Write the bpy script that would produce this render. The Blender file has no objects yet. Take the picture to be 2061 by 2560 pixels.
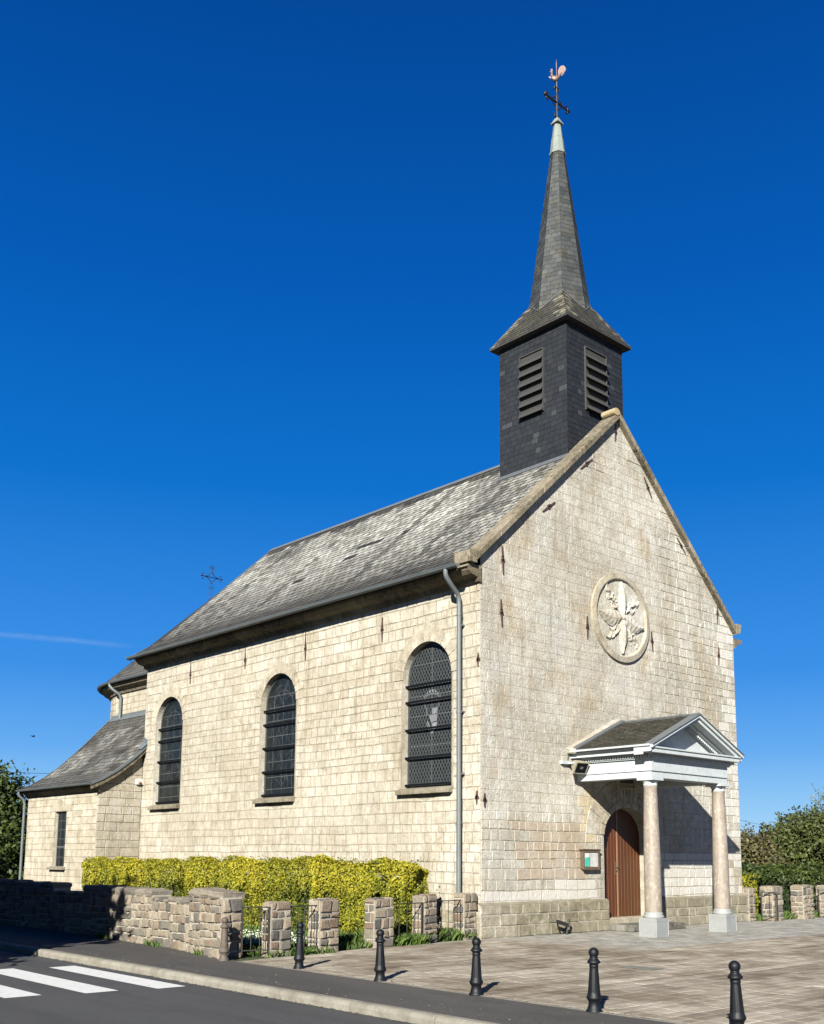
import bpy, bmesh, math, random
import numpy as np
from mathutils import Vector, Matrix
R_ = math.radians
rnd = random.Random(7)
nrg = np.random.default_rng(11)
S = bpy.context.scene
COL = S.collection

# ------------------------------------------------------------------ camera
cd = bpy.data.cameras.new('camera'); cam = bpy.data.objects.new('camera', cd); COL.objects.link(cam)
S.camera = cam
cR = Vector((0.73641975, -0.67649124, 0.00674992)); cU = Vector((-0.10509654, -0.10453915, 0.98895211)); cF = Vector((0.66831181, 0.72899326, 0.14808158))
M = Matrix.Identity(4)
for i in range(3):
    M[i][0] = cR[i]; M[i][1] = cU[i]; M[i][2] = -cF[i]
M[0][3], M[1][3], M[2][3] = -17.249, -16.75, 1.8
cam.matrix_world = M
cd.sensor_fit = 'VERTICAL'; cd.sensor_height = 32.0; cd.lens = 2603.793/2560*32
cd.shift_x = (1030.5-1051.64)/2560; cd.shift_y = (1754.655-1280)/2560
cd.clip_start = 0.1; cd.clip_end = 3000

# ------------------------------------------------------------------ light
TRAIL = ((.23, .9538, .1932), (.423, .8854, .1923))
SUN = Vector((-1.55, -1.0, 0.93)).normalized()
w = bpy.data.worlds.new('World'); S.world = w; w.use_nodes = True
nt = w.node_tree; nt.nodes.clear()
out = nt.nodes.new('ShaderNodeOutputWorld'); bg = nt.nodes.new('ShaderNodeBackground')
sky = nt.nodes.new('ShaderNodeTexSky'); sky.sky_type = 'NISHITA'; sky.sun_disc = False
sky.sun_elevation = math.asin(SUN.z); sky.sun_rotation = math.atan2(SUN.x, SUN.y)
sky.altitude = 0; sky.air_density = 1.0; sky.dust_density = 0.15; sky.ozone_density = 3.0
EXPO = 1.9
tc = nt.nodes.new('ShaderNodeTexCoord'); sx = nt.nodes.new('ShaderNodeSeparateXYZ'); nt.links.new(tc.outputs['Generated'], sx.inputs[0])
rp_ = nt.nodes.new('ShaderNodeValToRGB'); nt.links.new(sx.outputs[2], rp_.inputs[0])
STOPS = [(0., (.46, .72, .95)), (.05, (.27, .56, .90)), (.10, (.125, .40, .86)), (.17, (.042, .275, .79)), (.34, (.003, .163, .60)), (.5, (.0006, .102, .46)), (.68, (.0004, .062, .31)), (1., (.0005, .035, .2))]
while len(rp_.color_ramp.elements) < len(STOPS): rp_.color_ramp.elements.new(.5)
for e_, (p_, c_) in zip(rp_.color_ramp.elements, STOPS): e_.position = p_; e_.color = (*c_, 1)
# thin dissolving vapour trail low in the sky
def wm(op, a, b=None):
    n_ = nt.nodes.new('ShaderNodeMath'); n_.operation = op; n_.use_clamp = False
    for k_, q_ in enumerate((a, b)):
        if q_ is None: continue
        if hasattr(q_, 'links'): nt.links.new(q_, n_.inputs[k_])
        else: n_.inputs[k_].default_value = q_
    return n_.outputs[0]
def wdot(v):
    n_ = nt.nodes.new('ShaderNodeVectorMath'); n_.operation = 'DOT_PRODUCT'; nt.links.new(tc.outputs['Generated'], n_.inputs[0]); n_.inputs[1].default_value = v; return n_.outputs['Value']
dA, dB = Vector(TRAIL[0]), Vector(TRAIL[1]); nv = dA.cross(dB).normalized(); mid = ((dA+dB)/2).normalized()
wn = nt.nodes.new('ShaderNodeTexNoise'); nt.links.new(tc.outputs['Generated'], wn.inputs['Vector']); wn.inputs['Scale'].default_value = 60; wn.inputs['Detail'].default_value = 4
band = wm('MAXIMUM', wm('SUBTRACT', 1., wm('MULTIPLY', wm('ABSOLUTE', wm('ADD', wdot(nv), wm('MULTIPLY', wm('SUBTRACT', wn.outputs[0], .5), .004))), 300.)), 0.)
ext = wm('MINIMUM', wm('MAXIMUM', wm('MULTIPLY', wm('SUBTRACT', wdot(mid), math.cos(dA.angle(dB)*.62)), 400.), 0.), 1.)
trail = wm('MULTIPLY', wm('MULTIPLY', band, ext), wm('MULTIPLY', wn.outputs[0], .16))
mt_ = nt.nodes.new('ShaderNodeMix'); mt_.data_type = 'RGBA'; nt.links.new(trail, mt_.inputs[0]); nt.links.new(rp_.outputs[0], mt_.inputs[6]); mt_.inputs[7].default_value = (.75, .85, .95, 1)
sc_ = nt.nodes.new('ShaderNodeVectorMath'); sc_.operation = 'SCALE'; nt.links.new(mt_.outputs[2], sc_.inputs[0]); sc_.inputs['Scale'].default_value = 12.0/2**EXPO
mx_ = nt.nodes.new('ShaderNodeMix'); mx_.data_type = 'RGBA'; mx_.inputs[0].default_value = .996
nt.links.new(sky.outputs[0], mx_.inputs[6]); nt.links.new(sc_.outputs[0], mx_.inputs[7])
nt.links.new(mx_.outputs[2], bg.inputs[0]); bg.inputs[1].default_value = 0.085
nt.links.new(bg.outputs[0], out.inputs[0])
sl = bpy.data.lights.new('sun', 'SUN'); sl.energy = 5.0; sl.angle = R_(0.5); sl.color = (1.0, 0.965, 0.875)
so = bpy.data.objects.new('sun', sl); COL.objects.link(so)
so.rotation_euler = (-SUN).to_track_quat('-Z', 'Y').to_euler()
so.location = (-30, -20, 20)
S.view_settings.view_transform = 'Standard'; S.view_settings.look = 'None'
S.view_settings.exposure = EXPO; S.view_settings.gamma = 1.0; S.view_settings.use_curve_mapping = False

# ------------------------------------------------------------------ helpers
def hsh(i, j, k=0):
    n = (i*374761393 + j*668265263 + k*2147483647 + 1013904223) & 0xffffffff
    n = ((n ^ (n >> 13))*1274126177) & 0xffffffff
    return ((n ^ (n >> 16)) & 0xffff)/65535.0
def vn(x, y, k=0):
    i, j = math.floor(x), math.floor(y); a, b = x-i, y-j
    a = a*a*(3-2*a); b = b*b*(3-2*b)
    return (hsh(i, j, k)*(1-a)+hsh(i+1, j, k)*a)*(1-b)+(hsh(i, j+1, k)*(1-a)+hsh(i+1, j+1, k)*a)*b
def fbm(x, y, k=0): return .55*vn(x, y, k)+.3*vn(2.1*x, 2.1*y, k+5)+.15*vn(4.3*x, 4.3*y, k+9)

class MB:
    def __init__(s): s.v = []; s.f = []; s.m = []; s.t = []; s.k = []; s.s = []
    def face(s, pts, mi=0, tone=.5, kind=0., smooth=False):
        b = len(s.v); s.v.extend([tuple(p) for p in pts]); s.f.append(tuple(range(b, b+len(pts))))
        s.m.append(mi); s.t.append(tone); s.k.append(kind); s.s.append(smooth)
    def grid(s, rows, mi=0, tone=.5, kind=0., smooth=True, closed=False):
        n = len(rows[0]); b = len(s.v)
        for r in rows: s.v.extend([tuple(p) for p in r])
        for i in range(len(rows)-1):
            for j in range(n if closed else n-1):
                j2 = (j+1) % n
                s.f.append((b+i*n+j, b+i*n+j2, b+(i+1)*n+j2, b+(i+1)*n+j))
                s.m.append(mi); s.t.append(tone); s.k.append(kind); s.s.append(smooth)
    def box(s, c, d, mi=0, tone=.5, kind=0., rot=None):
        c = Vector(c); hx, hy, hz = d[0]/2, d[1]/2, d[2]/2
        p = [Vector((x, y, z)) for z in (-hz, hz) for y in (-hy, hy) for x in (-hx, hx)]
        if rot is not None: p = [rot @ q for q in p]
        p = [q+c for q in p]
        for q in ((0,2,3,1),(4,5,7,6),(0,1,5,4),(2,6,7,3),(0,4,6,2),(1,3,7,5)): s.face([p[i] for i in q], mi, tone, kind)
    def bb(s, a, b, mi=0, tone=.5, kind=0.):
        s.box([(a[i]+b[i])/2 for i in range(3)], [abs(b[i]-a[i]) for i in range(3)], mi, tone, kind)
    def prism(s, poly, axis, a, b, mi=0, tone=.5, kind=0.):
        # poly in the two other axes (in order), extruded along axis from a to b
        def P(q, h):
            q = list(q); q.insert(axis, h); return q
        n = len(poly)
        s.face([P(q, a) for q in poly], mi, tone, kind); s.face([P(q, b) for q in reversed(poly)], mi, tone, kind)
        for i in range(n):
            q, r = poly[i], poly[(i+1) % n]
            s.face([P(q, a), P(q, b), P(r, b), P(r, a)], mi, tone, kind)
    def tube(s, pts, r, n=10, mi=0, tone=.5, caps=True, smooth=True):
        pts = [Vector(p) for p in pts]; rs = r if isinstance(r, (list, tuple)) else [r]*len(pts)
        rows = []; up = None
        for i, p in enumerate(pts):
            d = (pts[min(i+1, len(pts)-1)]-pts[max(i-1, 0)]).normalized()
            if up is None:
                up = Vector((0, 0, 1)) if abs(d.z) < .9 else Vector((1, 0, 0))
            x = d.cross(up).normalized(); y = x.cross(d).normalized(); up = y
            rows.append([p+(x*math.cos(2*math.pi*k/n)+y*math.sin(2*math.pi*k/n))*rs[i] for k in range(n)])
        s.grid(rows, mi, tone, 0., smooth, True)
        if caps: s.face(list(reversed(rows[0])), mi, tone); s.face(rows[-1], mi, tone)
    def lathe(s, prof, c=(0, 0, 0), n=24, mi=0, tone=.5, mod=None, smooth=True):
        rows = []
        for (r, z) in prof:
            rows.append([(c[0]+(r*(mod(a, z) if mod else 1))*math.cos(a), c[1]+(r*(mod(a, z) if mod else 1))*math.sin(a), c[2]+z) for a in [2*math.pi*k/n for k in range(n)]])
        s.grid(rows, mi, tone, 0., smooth, True)
        s.face(list(reversed(rows[0])), mi, tone); s.face(rows[-1], mi, tone)
    def ball(s, c, r, n=8, mi=0, tone=.5, sc=(1, 1, 1)):
        rows = []
        for i in range(n+1):
            t = math.pi*i/n
            rows.append([(c[0]+sc[0]*r*max(math.sin(t), .01)*math.cos(a), c[1]+sc[1]*r*max(math.sin(t), .01)*math.sin(a), c[2]-sc[2]*r*math.cos(t)) for a in [2*math.pi*k/(2*n) for k in range(2*n)]])
        s.grid(rows, mi, tone, 0., True, True)
    def build(s, name, mats, parent=None, bevel=0, weld=False):
        me = bpy.data.meshes.new(name); me.from_pydata(s.v, [], s.f)
        if not isinstance(mats, (list, tuple)): mats = [mats]
        for m in mats: me.materials.append(m)
        n = len(s.f)
        me.polygons.foreach_set('material_index', s.m)
        me.polygons.foreach_set('use_smooth', s.s)
        a = me.attributes.new('tone', 'FLOAT', 'FACE'); a.data.foreach_set('value', s.t)
        a = me.attributes.new('kind', 'FLOAT', 'FACE'); a.data.foreach_set('value', s.k)
        me.update()
        o = bpy.data.objects.new(name, me); COL.objects.link(o)
        if parent: o.parent = parent
        if bevel:
            bm = bmesh.new(); bm.from_mesh(me); bmesh.ops.remove_doubles(bm, verts=bm.verts, dist=1e-5)
            bmesh.ops.recalc_face_normals(bm, faces=bm.faces); bm.to_mesh(me); bm.free()
            b = o.modifiers.new('bevel', 'BEVEL'); b.width = bevel; b.segments = 2; b.limit_method = 'ANGLE'
        return o

def quads_obj(name, V, tone, mat, parent=None):
    """V: (N,4,3) leaf quads"""
    n = len(V); me = bpy.data.meshes.new(name)
    me.vertices.add(n*4); me.vertices.foreach_set('co', np.ascontiguousarray(V, dtype=np.float32).ravel())
    me.loops.add(n*4); me.loops.foreach_set('vertex_index', np.arange(n*4, dtype=np.int32))
    me.polygons.add(n); me.polygons.foreach_set('loop_start', np.arange(0, n*4, 4, dtype=np.int32))
    me.polygons.foreach_set('loop_total', np.full(n, 4, dtype=np.int32))
    a = me.attributes.new('tone', 'FLOAT', 'FACE'); a.data.foreach_set('value', np.asarray(tone, dtype=np.float32))
    me.materials.append(mat); me.update(calc_edges=True); me.validate()
    o = bpy.data.objects.new(name, me); COL.objects.link(o)
    if parent: o.parent = parent
    return o

def empty(name, loc=(0, 0, 0), rz=0):
    o = bpy.data.objects.new(name, None); COL.objects.link(o); o.location = loc; o.rotation_euler = (0, 0, rz)
    o.empty_display_size = .2
    return o
def tag(o, label=None, cat=None, group=None, kind=None):
    if label: o['label'] = label
    if cat: o['category'] = cat
    if group: o['group'] = group
    if kind: o['kind'] = kind
    return o
def copy_tree(o, parent=None):
    c = o.copy(); COL.objects.link(c); c.parent = parent
    for ch in list(o.children): copy_tree(ch, c)
    return c

# ------------------------------------------------------------------ materials
ALB = .43     # overall albedo scale: keeps lime stone near 0.35, paint near 0.45
class NT:
    def __init__(s, name):
        s.mat = bpy.data.materials.new(name); s.mat.use_nodes = True; s.t = s.mat.node_tree; s.t.nodes.clear()
        s.out = s.t.nodes.new('ShaderNodeOutputMaterial'); s.b = s.t.nodes.new('ShaderNodeBsdfPrincipled')
        s.t.links.new(s.b.outputs[0], s.out.inputs[0])
        s.pos = s.t.nodes.new('ShaderNodeNewGeometry').outputs['Position']
    def L(s, a, b):
        if hasattr(a, 'links'): s.t.links.new(a, b)
        else:
            if hasattr(b.default_value, '__len__') and not hasattr(a, '__len__'): a = (a, a, a)
            if hasattr(a, '__len__') and len(a) == 3 and b.type == 'RGBA': a = (*a, 1)
            b.default_value = a
    def noise(s, scale, detail=3, rough=.55, vec=None, dist=0):
        n = s.t.nodes.new('ShaderNodeTexNoise'); s.L(vec or s.pos, n.inputs['Vector'])
        n.inputs['Scale'].default_value = scale; n.inputs['Detail'].default_value = detail; n.inputs['Roughness'].default_value = rough; n.inputs['Distortion'].default_value = dist
        return n.outputs[0]
    def attr(s, name):
        n = s.t.nodes.new('ShaderNodeAttribute'); n.attribute_name = name; return n.outputs['Fac']
    def ramp(s, fac, stops, interp='LINEAR'):
        n = s.t.nodes.new('ShaderNodeValToRGB'); s.L(fac, n.inputs[0]); e = n.color_ramp.elements; n.color_ramp.interpolation = interp
        while len(e) < len(stops): e.new(.5)
        for i, (p, c) in enumerate(stops):
            e[i].position = p; e[i].color = (*c, 1) if hasattr(c, '__len__') else (c, c, c, 1)
        return n.outputs[0]
    def mix(s, fac, a, b, mode='MIX'):
        n = s.t.nodes.new('ShaderNodeMix'); n.data_type = 'RGBA'; n.blend_type = mode
        s.L(fac, n.inputs[0]); s.L(a, n.inputs[6]); s.L(b, n.inputs[7]); return n.outputs[2]
    def math(s, op, a, b=0., clamp=False):
        n = s.t.nodes.new('ShaderNodeMath'); n.operation = op; n.use_clamp = clamp; s.L(a, n.inputs[0]); s.L(b, n.inputs[1]); return n.outputs[0]
    def scalev(s, sc, off=(0, 0, 0), rot=(0, 0, 0)):
        n = s.t.nodes.new('ShaderNodeMapping'); s.L(s.pos, n.inputs[0]); n.inputs['Scale'].default_value = sc; n.inputs['Location'].default_value = off; n.inputs['Rotation'].default_value = rot
        return n.outputs[0]
    def sep(s, vec=None):
        n = s.t.nodes.new('ShaderNodeSeparateXYZ'); s.L(vec or s.pos, n.inputs[0]); return n.outputs
    def bump(s, h, strength=.4, dist=.02):
        n = s.t.nodes.new('ShaderNodeBump'); n.inputs['Strength'].default_value = strength; n.inputs['Distance'].default_value = dist
        s.L(h, n.inputs['Height']); s.t.links.new(n.outputs[0], s.b.inputs['Normal'])
    def fin(s, col, rough=.85, metal=0., spec=None, k=None):
        col = s.mix(1., col, (k or ALB,)*3, 'MULTIPLY')
        s.col = col
        s.L(col, s.b.inputs['Base Color']); s.L(rough, s.b.inputs['Roughness']); s.L(metal, s.b.inputs['Metallic'])
        if spec is not None: s.b.inputs['Specular IOR Level'].default_value = spec
        return s.mat

def m_masonry(name, lo, mid, hi, lich=(.27, .26, .22), lamt=.45, dark=.6, patch=0.):
    n = NT(name); tone = n.attr('tone'); kind = n.attr('kind')
    c = n.ramp(tone, [(0, lo), (.5, mid), (1, hi)])
    big = n.noise(.55, 4, .6); med = n.noise(2.6, 6, .72); fine = n.noise(19, 5, .75); vf = n.noise(7, 7, .75)
    if patch:
        pa = n.noise(.8, 5, .65, n.scalev((1, 1, .8), (5, 3, 9))); pb = n.noise(1.1, 5, .65, n.scalev((1, 1, .6), (1, 13, 4)))
        c = n.mix(n.ramp(pa, [(.50, 0), (.62, patch)]), c, (.74, .73, .69)); c = n.mix(n.ramp(pb, [(.52, 0), (.63, patch*.9)]), c, (.62, .50, .34))
    bl = n.noise(4.2, 9, .82, n.scalev((1, 1, .7)))
    c = n.mix(n.ramp(bl, [(.30, 1), (.47, .25), (.62, 0)]), c, n.mix(1., c, (.54, .515, .47), 'MULTIPLY'))
    c = n.mix(n.ramp(bl, [(.55, 0), (.68, .5)]), c, tuple(min(.85, x*1.22) for x in hi))
    c = n.mix(n.ramp(med, [(.35, 0), (.7, 1)]), c, n.mix(1., c, (.74, .70, .63), 'MULTIPLY'))
    lm = n.math('MULTIPLY', n.ramp(big, [(.40, 0), (.58, 1)]), n.ramp(vf, [(.40, 0.), (.58, 1)]))
    c = n.mix(n.math('MULTIPLY', lm, lamt), c, lich)
    c = n.mix(n.math('MULTIPLY', n.ramp(fine, [(.55, 0), (.64, 1)]), dark), c, n.mix(1., c, (.5, .47, .42), 'MULTIPLY'))
    mac = n.noise(.5, 4, .6, n.scalev((1, 1, 1), (11, 4, 2))); c = n.mix(n.ramp(mac, [(.42, .8), (.56, 0)]), c, n.mix(1., c, (.84, .815, .765), 'MULTIPLY'))
    sk = n.noise(1, 6, .7, n.scalev((4.5, 4.5, .28), (2, 7, 1))); c = n.mix(n.ramp(sk, [(.52, 0), (.66, .55)]), c, n.mix(1., c, (.60, .575, .53), 'MULTIPLY'))
    # kind: 1 = white-washed, 2 = pinkish brick-like, 3 = ochre, 4 = green-grey moss
    def k(v): return n.math('COMPARE', kind, v)
    for v, col, a in ((1, (.86, .83, .77), .6), (2, (.50, .385, .275), .6), (3, (.68, .52, .27), .55), (4, (.24, .22, .15), .45)):
        q = n.t.nodes.new('ShaderNodeMath'); q.operation = 'COMPARE'; n.L(kind, q.inputs[0]); q.inputs[1].default_value = v; q.inputs[2].default_value = .1
        c = n.mix(n.math('MULTIPLY', q.outputs[0], n.math('MULTIPLY', n.ramp(vf, [(.3, .5), (.55, 1)]), a)), c, col)
    n.bump(n.math('ADD', n.math('MULTIPLY', vf, .7), n.math('MULTIPLY', fine, .6)), 1., .03)
    return n.fin(c, .92, 0, .2)

def m_plain(name, col, rough=.6, metal=0., var=.12, scale=6, bump=.0, spec=None):
    n = NT(name); a = n.noise(scale, 5, .6)
    c = n.mix(n.ramp(a, [(.3, 0), (.7, 1)]), tuple(x*(1-var) for x in col), tuple(min(1, x*(1+var)) for x in col))
    if bump: n.bump(n.noise(scale*6, 4), bump, .01)
    return n.fin(c, rough, metal, spec)

def m_slate(name, dark, light, lichen, lich_amt, moss=(.12, .11, .05), moss_amt=.0, new=(.035, .042, .06)):
    n = NT(name); tone = n.attr('tone'); kind = n.attr('kind')
    c = n.ramp(tone, [(0, dark), (1, light)])
    st = n.noise(5, 6, .7); fn = n.noise(45, 3, .6)
    lm = n.math('MULTIPLY', kind, n.math('MULTIPLY', n.ramp(st, [(.28, .1), (.46, 1)]), n.ramp(fn, [(.34, .3), (.5, 1)])))
    c = n.mix(n.math('MULTIPLY', lm, lich_amt, True), c, lichen)
    if moss_amt:
        mm = n.math('MULTIPLY', n.ramp(n.noise(2.2, 6, .75), [(.5, 0), (.62, 1)]), moss_amt)
        c = n.mix(mm, c, moss)
    n.bump(n.math('ADD', st, fn), .35, .01)
    return n.fin(c, n.ramp(st, [(0, .55), (1, .8)]), 0, .25)

STONE = m_masonry('limestone_side', (.65, .60, .49), (.755, .71, .605), (.84, .805, .715), lich=(.50, .47, .40), lamt=.5, dark=.55)
STONE_F = m_masonry('limestone_front', (.78, .745, .655), (.86, .83, .745), (.91, .89, .82), lich=(.50, .485, .425), lamt=1., dark=1., patch=.75)
STONE_B = m_masonry('limestone_back', (.62, .56, .44), (.72, .66, .54), (.82, .77, .65), lamt=.15, dark=.3)
MORTAR = m_masonry('lime_mortar', (.48, .435, .355), (.52, .475, .39), (.56, .515, .43), lamt=.2, dark=.4)
MORTAR_F = m_masonry('lime_mortar_front', (.64, .60, .51), (.70, .66, .57), (.74, .70, .61), lich=(.48, .46, .40), lamt=.9, dark=.9, patch=.6)
PLINTH = m_masonry('plinth_stone', (.46, .42, .33), (.58, .53, .43), (.68, .63, .52), lich=(.22, .205, .13), lamt=.9, dark=.7)
COPING = m_masonry('coping_stone', (.38, .335, .255), (.46, .41, .315), (.54, .485, .385), lich=(.13, .115, .075), lamt=1., dark=.9)
DRESSED = m_masonry('dressed_stone', (.60, .545, .43), (.68, .625, .51), (.75, .70, .59), lamt=.3, dark=.5)
SILL = m_masonry('sill_stone', (.36, .32, .25), (.42, .38, .30), (.46, .42, .34), lich=(.15, .14, .10), lamt=.7, dark=.6)
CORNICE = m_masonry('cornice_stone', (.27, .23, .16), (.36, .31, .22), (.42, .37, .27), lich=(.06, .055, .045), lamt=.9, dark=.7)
RELIEF = m_masonry('relief_stone', (.74, .72, .64), (.80, .78, .70), (.86, .84, .77), lich=(.25, .20, .10), lamt=.35, dark=.3)
SLATE_N = m_slate('old_nave_slate', (.03, .029, .027), (.095, .088, .072), (.66, .65, .59), 1.1, (.09, .078, .05), .6)
SLATE_T = m_slate('tower_slate', (.010, .012, .016), (.030, .035, .043), (.16, .165, .165), .45)
SLATE_S = m_slate('spire_slate', (.026, .031, .034), (.066, .074, .078), (.36, .34, .24), .8, (.28, .22, .08), .12)
SLATE_SK = m_slate('skirt_slate', (.024, .024, .022), (.065, .062, .055), (.36, .34, .25), .8, (.10, .09, .04), .5)
SLATE_P = m_slate('mossy_slate', (.02, .019, .015), (.055, .05, .04), (.14, .13, .095), .7, (.04, .035, .018), .8)
ZINC = m_plain('zinc', (.145, .165, .172), .6, .1, .12, 3)
ZINC_L = m_plain('pale_zinc', (.27, .31, .28), .75, .0, .12, 3, 0., .2)
LEADF = m_plain('dark_lead_flashing', (.12, .13, .14), .6, .05, .15, 6)
LEAD = m_plain('lead_sheet', (.34, .35, .345), .65, .05, .1, 4)
IRON = m_plain('wrought_iron', (.02, .02, .025), .5, .4, .3, 20)
IRON_G = m_plain('painted_iron', (.028, .026, .018), .6, .2, .3, 20)
RUST = m_plain('rusty_iron', (.075, .035, .025), .85, .1, .4, 25)
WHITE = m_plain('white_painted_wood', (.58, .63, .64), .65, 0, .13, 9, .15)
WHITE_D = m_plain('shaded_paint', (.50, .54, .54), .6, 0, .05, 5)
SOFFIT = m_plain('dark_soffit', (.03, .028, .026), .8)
FRAME = m_plain('window_frame', (.30, .29, .26), .6)
BLACK = m_plain('black_bar', (.004, .005, .008), .8, 0, .1, 6, 0., .1)
LEADL = m_plain('lead_came', (.13, .14, .135), .7, .0)
LEADD = m_plain('dull_came', (.095, .095, .1), .8)
PALEG = m_plain('pale_glass', (.22, .22, .235), .3)
COPPER = m_plain('gilt_copper', (.22, .135, .11), .5, .4)
CONC = None

def m_glass():
    n = NT('dark_leaded_glass'); a = n.noise(7, 4)
    c = n.ramp(a, [(.3, (.006, .009, .009)), (.7, (.018, .023, .024))])
    v = n.noise(60, 2); n.bump(v, .15, .01)
    return n.fin(c, .4, 0, .22)
GLASS = m_glass()

def m_marble():
    n = NT('pink_marble'); v = n.scalev((9, 9, 5)); a = n.noise(1, 9, .8, v, 1.6)
    c = n.ramp(a, [(.3, (.20, .165, .135)), (.46, (.32, .27, .22)), (.55, (.375, .32, .262)), (.64, (.60, .53, .41)), (.8, (.335, .285, .237))])
    f = n.noise(50, 3); c = n.mix(n.ramp(f, [(.55, 0), (.7, .5)]), c, (.28, .2, .16))
    return n.fin(c, .5, 0, .35)
MARBLE = m_marble()

def m_door():
    n = NT('varnished_door_wood'); v = n.scalev((30, 30, 1.4)); a = n.noise(1, 5, .6, v); tone = n.attr('tone')
    c = n.ramp(a, [(.3, (.075, .018, .005)), (.7, (.165, .042, .011))])
    c = n.mix(n.math('MULTIPLY', tone, .5), c, (.10, .045, .014))
    n.bump(a, .2, .004)
    return n.fin(c, .5, 0, .3)
DOORW = m_door()
GROOVE = m_plain('worn_groove', (.34, .18, .09), .6)
DARKWOOD = m_plain('notice_board_wood', (.13, .085, .05), .65, 0, .25, 14)
PAPER = m_plain('paper', (.74, .74, .70), .7)
TEAL = m_plain('teal_paper', (.06, .50, .38), .7)
INK = m_plain('grey_ink', (.42, .42, .44), .7)
BEIGE = m_plain('beige_lamp_housing', (.50, .45, .33), .5)
BOLL = m_plain('bollard_paint', (.0045, .0065, .009), .55, 0, .4, 9, .05, .22)
BOLLR = m_plain('faded_bollard_paint', (.10, .075, .055), .75, 0, .3, 14, .1)

def m_rubble():
    n = NT('field_stone'); t = n.attr('tone'); a = n.noise(14, 5, .7); f = n.noise(60, 3)
    c = n.ramp(t, [(0, (.15, .14, .128)), (.2, (.29, .262, .215)), (.5, (.38, .315, .235)), (.66, (.27, .195, .145)), (.78, (.42, .355, .26)), (1, (.48, .43, .345))])
    c = n.mix(n.ramp(a, [(.35, 0), (.7, 1)]), n.mix(1., c, (.72, .70, .68), 'MULTIPLY'), c)
    c = n.mix(n.ramp(f, [(.58, 0), (.7, .6)]), c, n.mix(1., c, (.5, .48, .45), 'MULTIPLY'))
    n.bump(n.math('ADD', a, n.math('MULTIPLY', f, .3)), .8, .03)
    return n.fin(c, .92, 0, .2)
RUBBLE = m_rubble()
RMORTAR = m_plain('rubble_mortar', (.44, .395, .32), .95, 0, .25, 12, .5)

def m_leaf(name, stops, trans=.25):
    n = NT(name); t = n.attr('tone'); c = n.ramp(t, stops)
    m = n.fin(c, .6, 0, .25); c = n.col
    d = n.t.nodes.new('ShaderNodeBsdfTranslucent'); n.L(c, d.inputs[0])
    mx = n.t.nodes.new('ShaderNodeMixShader'); mx.inputs[0].default_value = trans
    n.t.links.new(n.b.outputs[0], mx.inputs[1]); n.t.links.new(d.outputs[0], mx.inputs[2]); n.t.links.new(mx.outputs[0], n.out.inputs[0])
    return m
LEAF_Y = m_leaf('golden_hedge_leaf', [(0, (.06, .085, .012)), (.3, (.155, .18, .017)), (.62, (.375, .365, .02)), (1, (.62, .53, .04))])
LEAF_G = m_leaf('dark_green_leaf', [(0, (.018, .035, .008)), (.5, (.045, .075, .014)), (1, (.11, .15, .03))])
LEAF_O = m_leaf('olive_leaf', [(0, (.035, .05, .012)), (.5, (.085, .11, .024)), (1, (.19, .20, .055))])
LEAF_B = m_leaf('russet_leaf', [(0, (.045, .045, .016)), (.5, (.12, .11, .038)), (1, (.24, .21, .09))])
LEAF_P = m_leaf('pale_bud_leaf', [(0, (.16, .20, .10)), (1, (.34, .38, .22))])
GRASSM = m_leaf('grass_blade', [(0, (.05, .09, .015)), (.5, (.11, .19, .03)), (1, (.20, .28, .06))])
DAISY = m_plain('daisy_petal', (.75, .75, .7), .7)
TWIG = m_plain('bark', (.06, .05, .038), .9, 0, .3, 20, .4)
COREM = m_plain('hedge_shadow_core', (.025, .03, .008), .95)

def m_asphalt(name, a, b, speck=.5):
    n = NT(name); big = n.noise(.35, 5, .6); f = n.noise(120, 2, .6); m_ = n.noise(14, 5, .7)
    c = n.mix(n.ramp(big, [(.3, 0), (.7, 1)]), a, b)
    c = n.mix(n.ramp(f, [(.55, 0), (.75, speck)]), c, tuple(x*2.3 for x in b))
    c = n.mix(n.ramp(m_, [(.35, .55), (.55, 0)]), c, tuple(x*.7 for x in a))
    vo = n.t.nodes.new('ShaderNodeTexVoronoi'); vo.feature = 'DISTANCE_TO_EDGE'; n.L(n.scalev((.3, .22, .3), (2, 5, 0)), vo.inputs['Vector'])
    wv_ = n.noise(3., 3)
    c = n.mix(n.math('MULTIPLY', n.ramp(n.math('ADD', vo.outputs['Distance'], n.math('MULTIPLY', wv_, .012)), [(.006, .75), (.0105, 0)]), n.ramp(n.noise(.5, 2), [(.45, 0), (.55, 1)])), c, tuple(x*.35 for x in a))
    c = n.mix(n.ramp(n.noise(1, 5, .6, n.scalev((2.2, .12, 1))), [(.4, .35), (.6, 0)]), c, tuple(x*1.35 for x in b))
    c = n.mix(n.ramp(n.noise(.9, 6, .7, n.scalev((1, .5, 1), (7, 2, 0))), [(.36, .4), (.46, 0)]), c, tuple(x*.6 for x in a))
    n.bump(n.math('ADD', f, m_), .6, .008)
    return n.fin(c, .9, 0, .25)
ROADM = m_asphalt('road_asphalt', (.052, .053, .055), (.072, .073, .075), .35)
PAVM = m_asphalt('pavement_asphalt', (.062, .058, .054), (.088, .082, .075), .35)
def m_paint():
    n = NT('road_paint'); a = n.noise(9, 6, .75); f = n.noise(90, 2)
    c = n.mix(n.math('MULTIPLY', n.ramp(a, [(.52, 0), (.64, .8)]), n.ramp(f, [(.4, .2), (.6, 1)])), (.80, .80, .79), (.36, .36, .36))
    return n.fin(c, .7)
ROADPAINT = m_paint()
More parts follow.
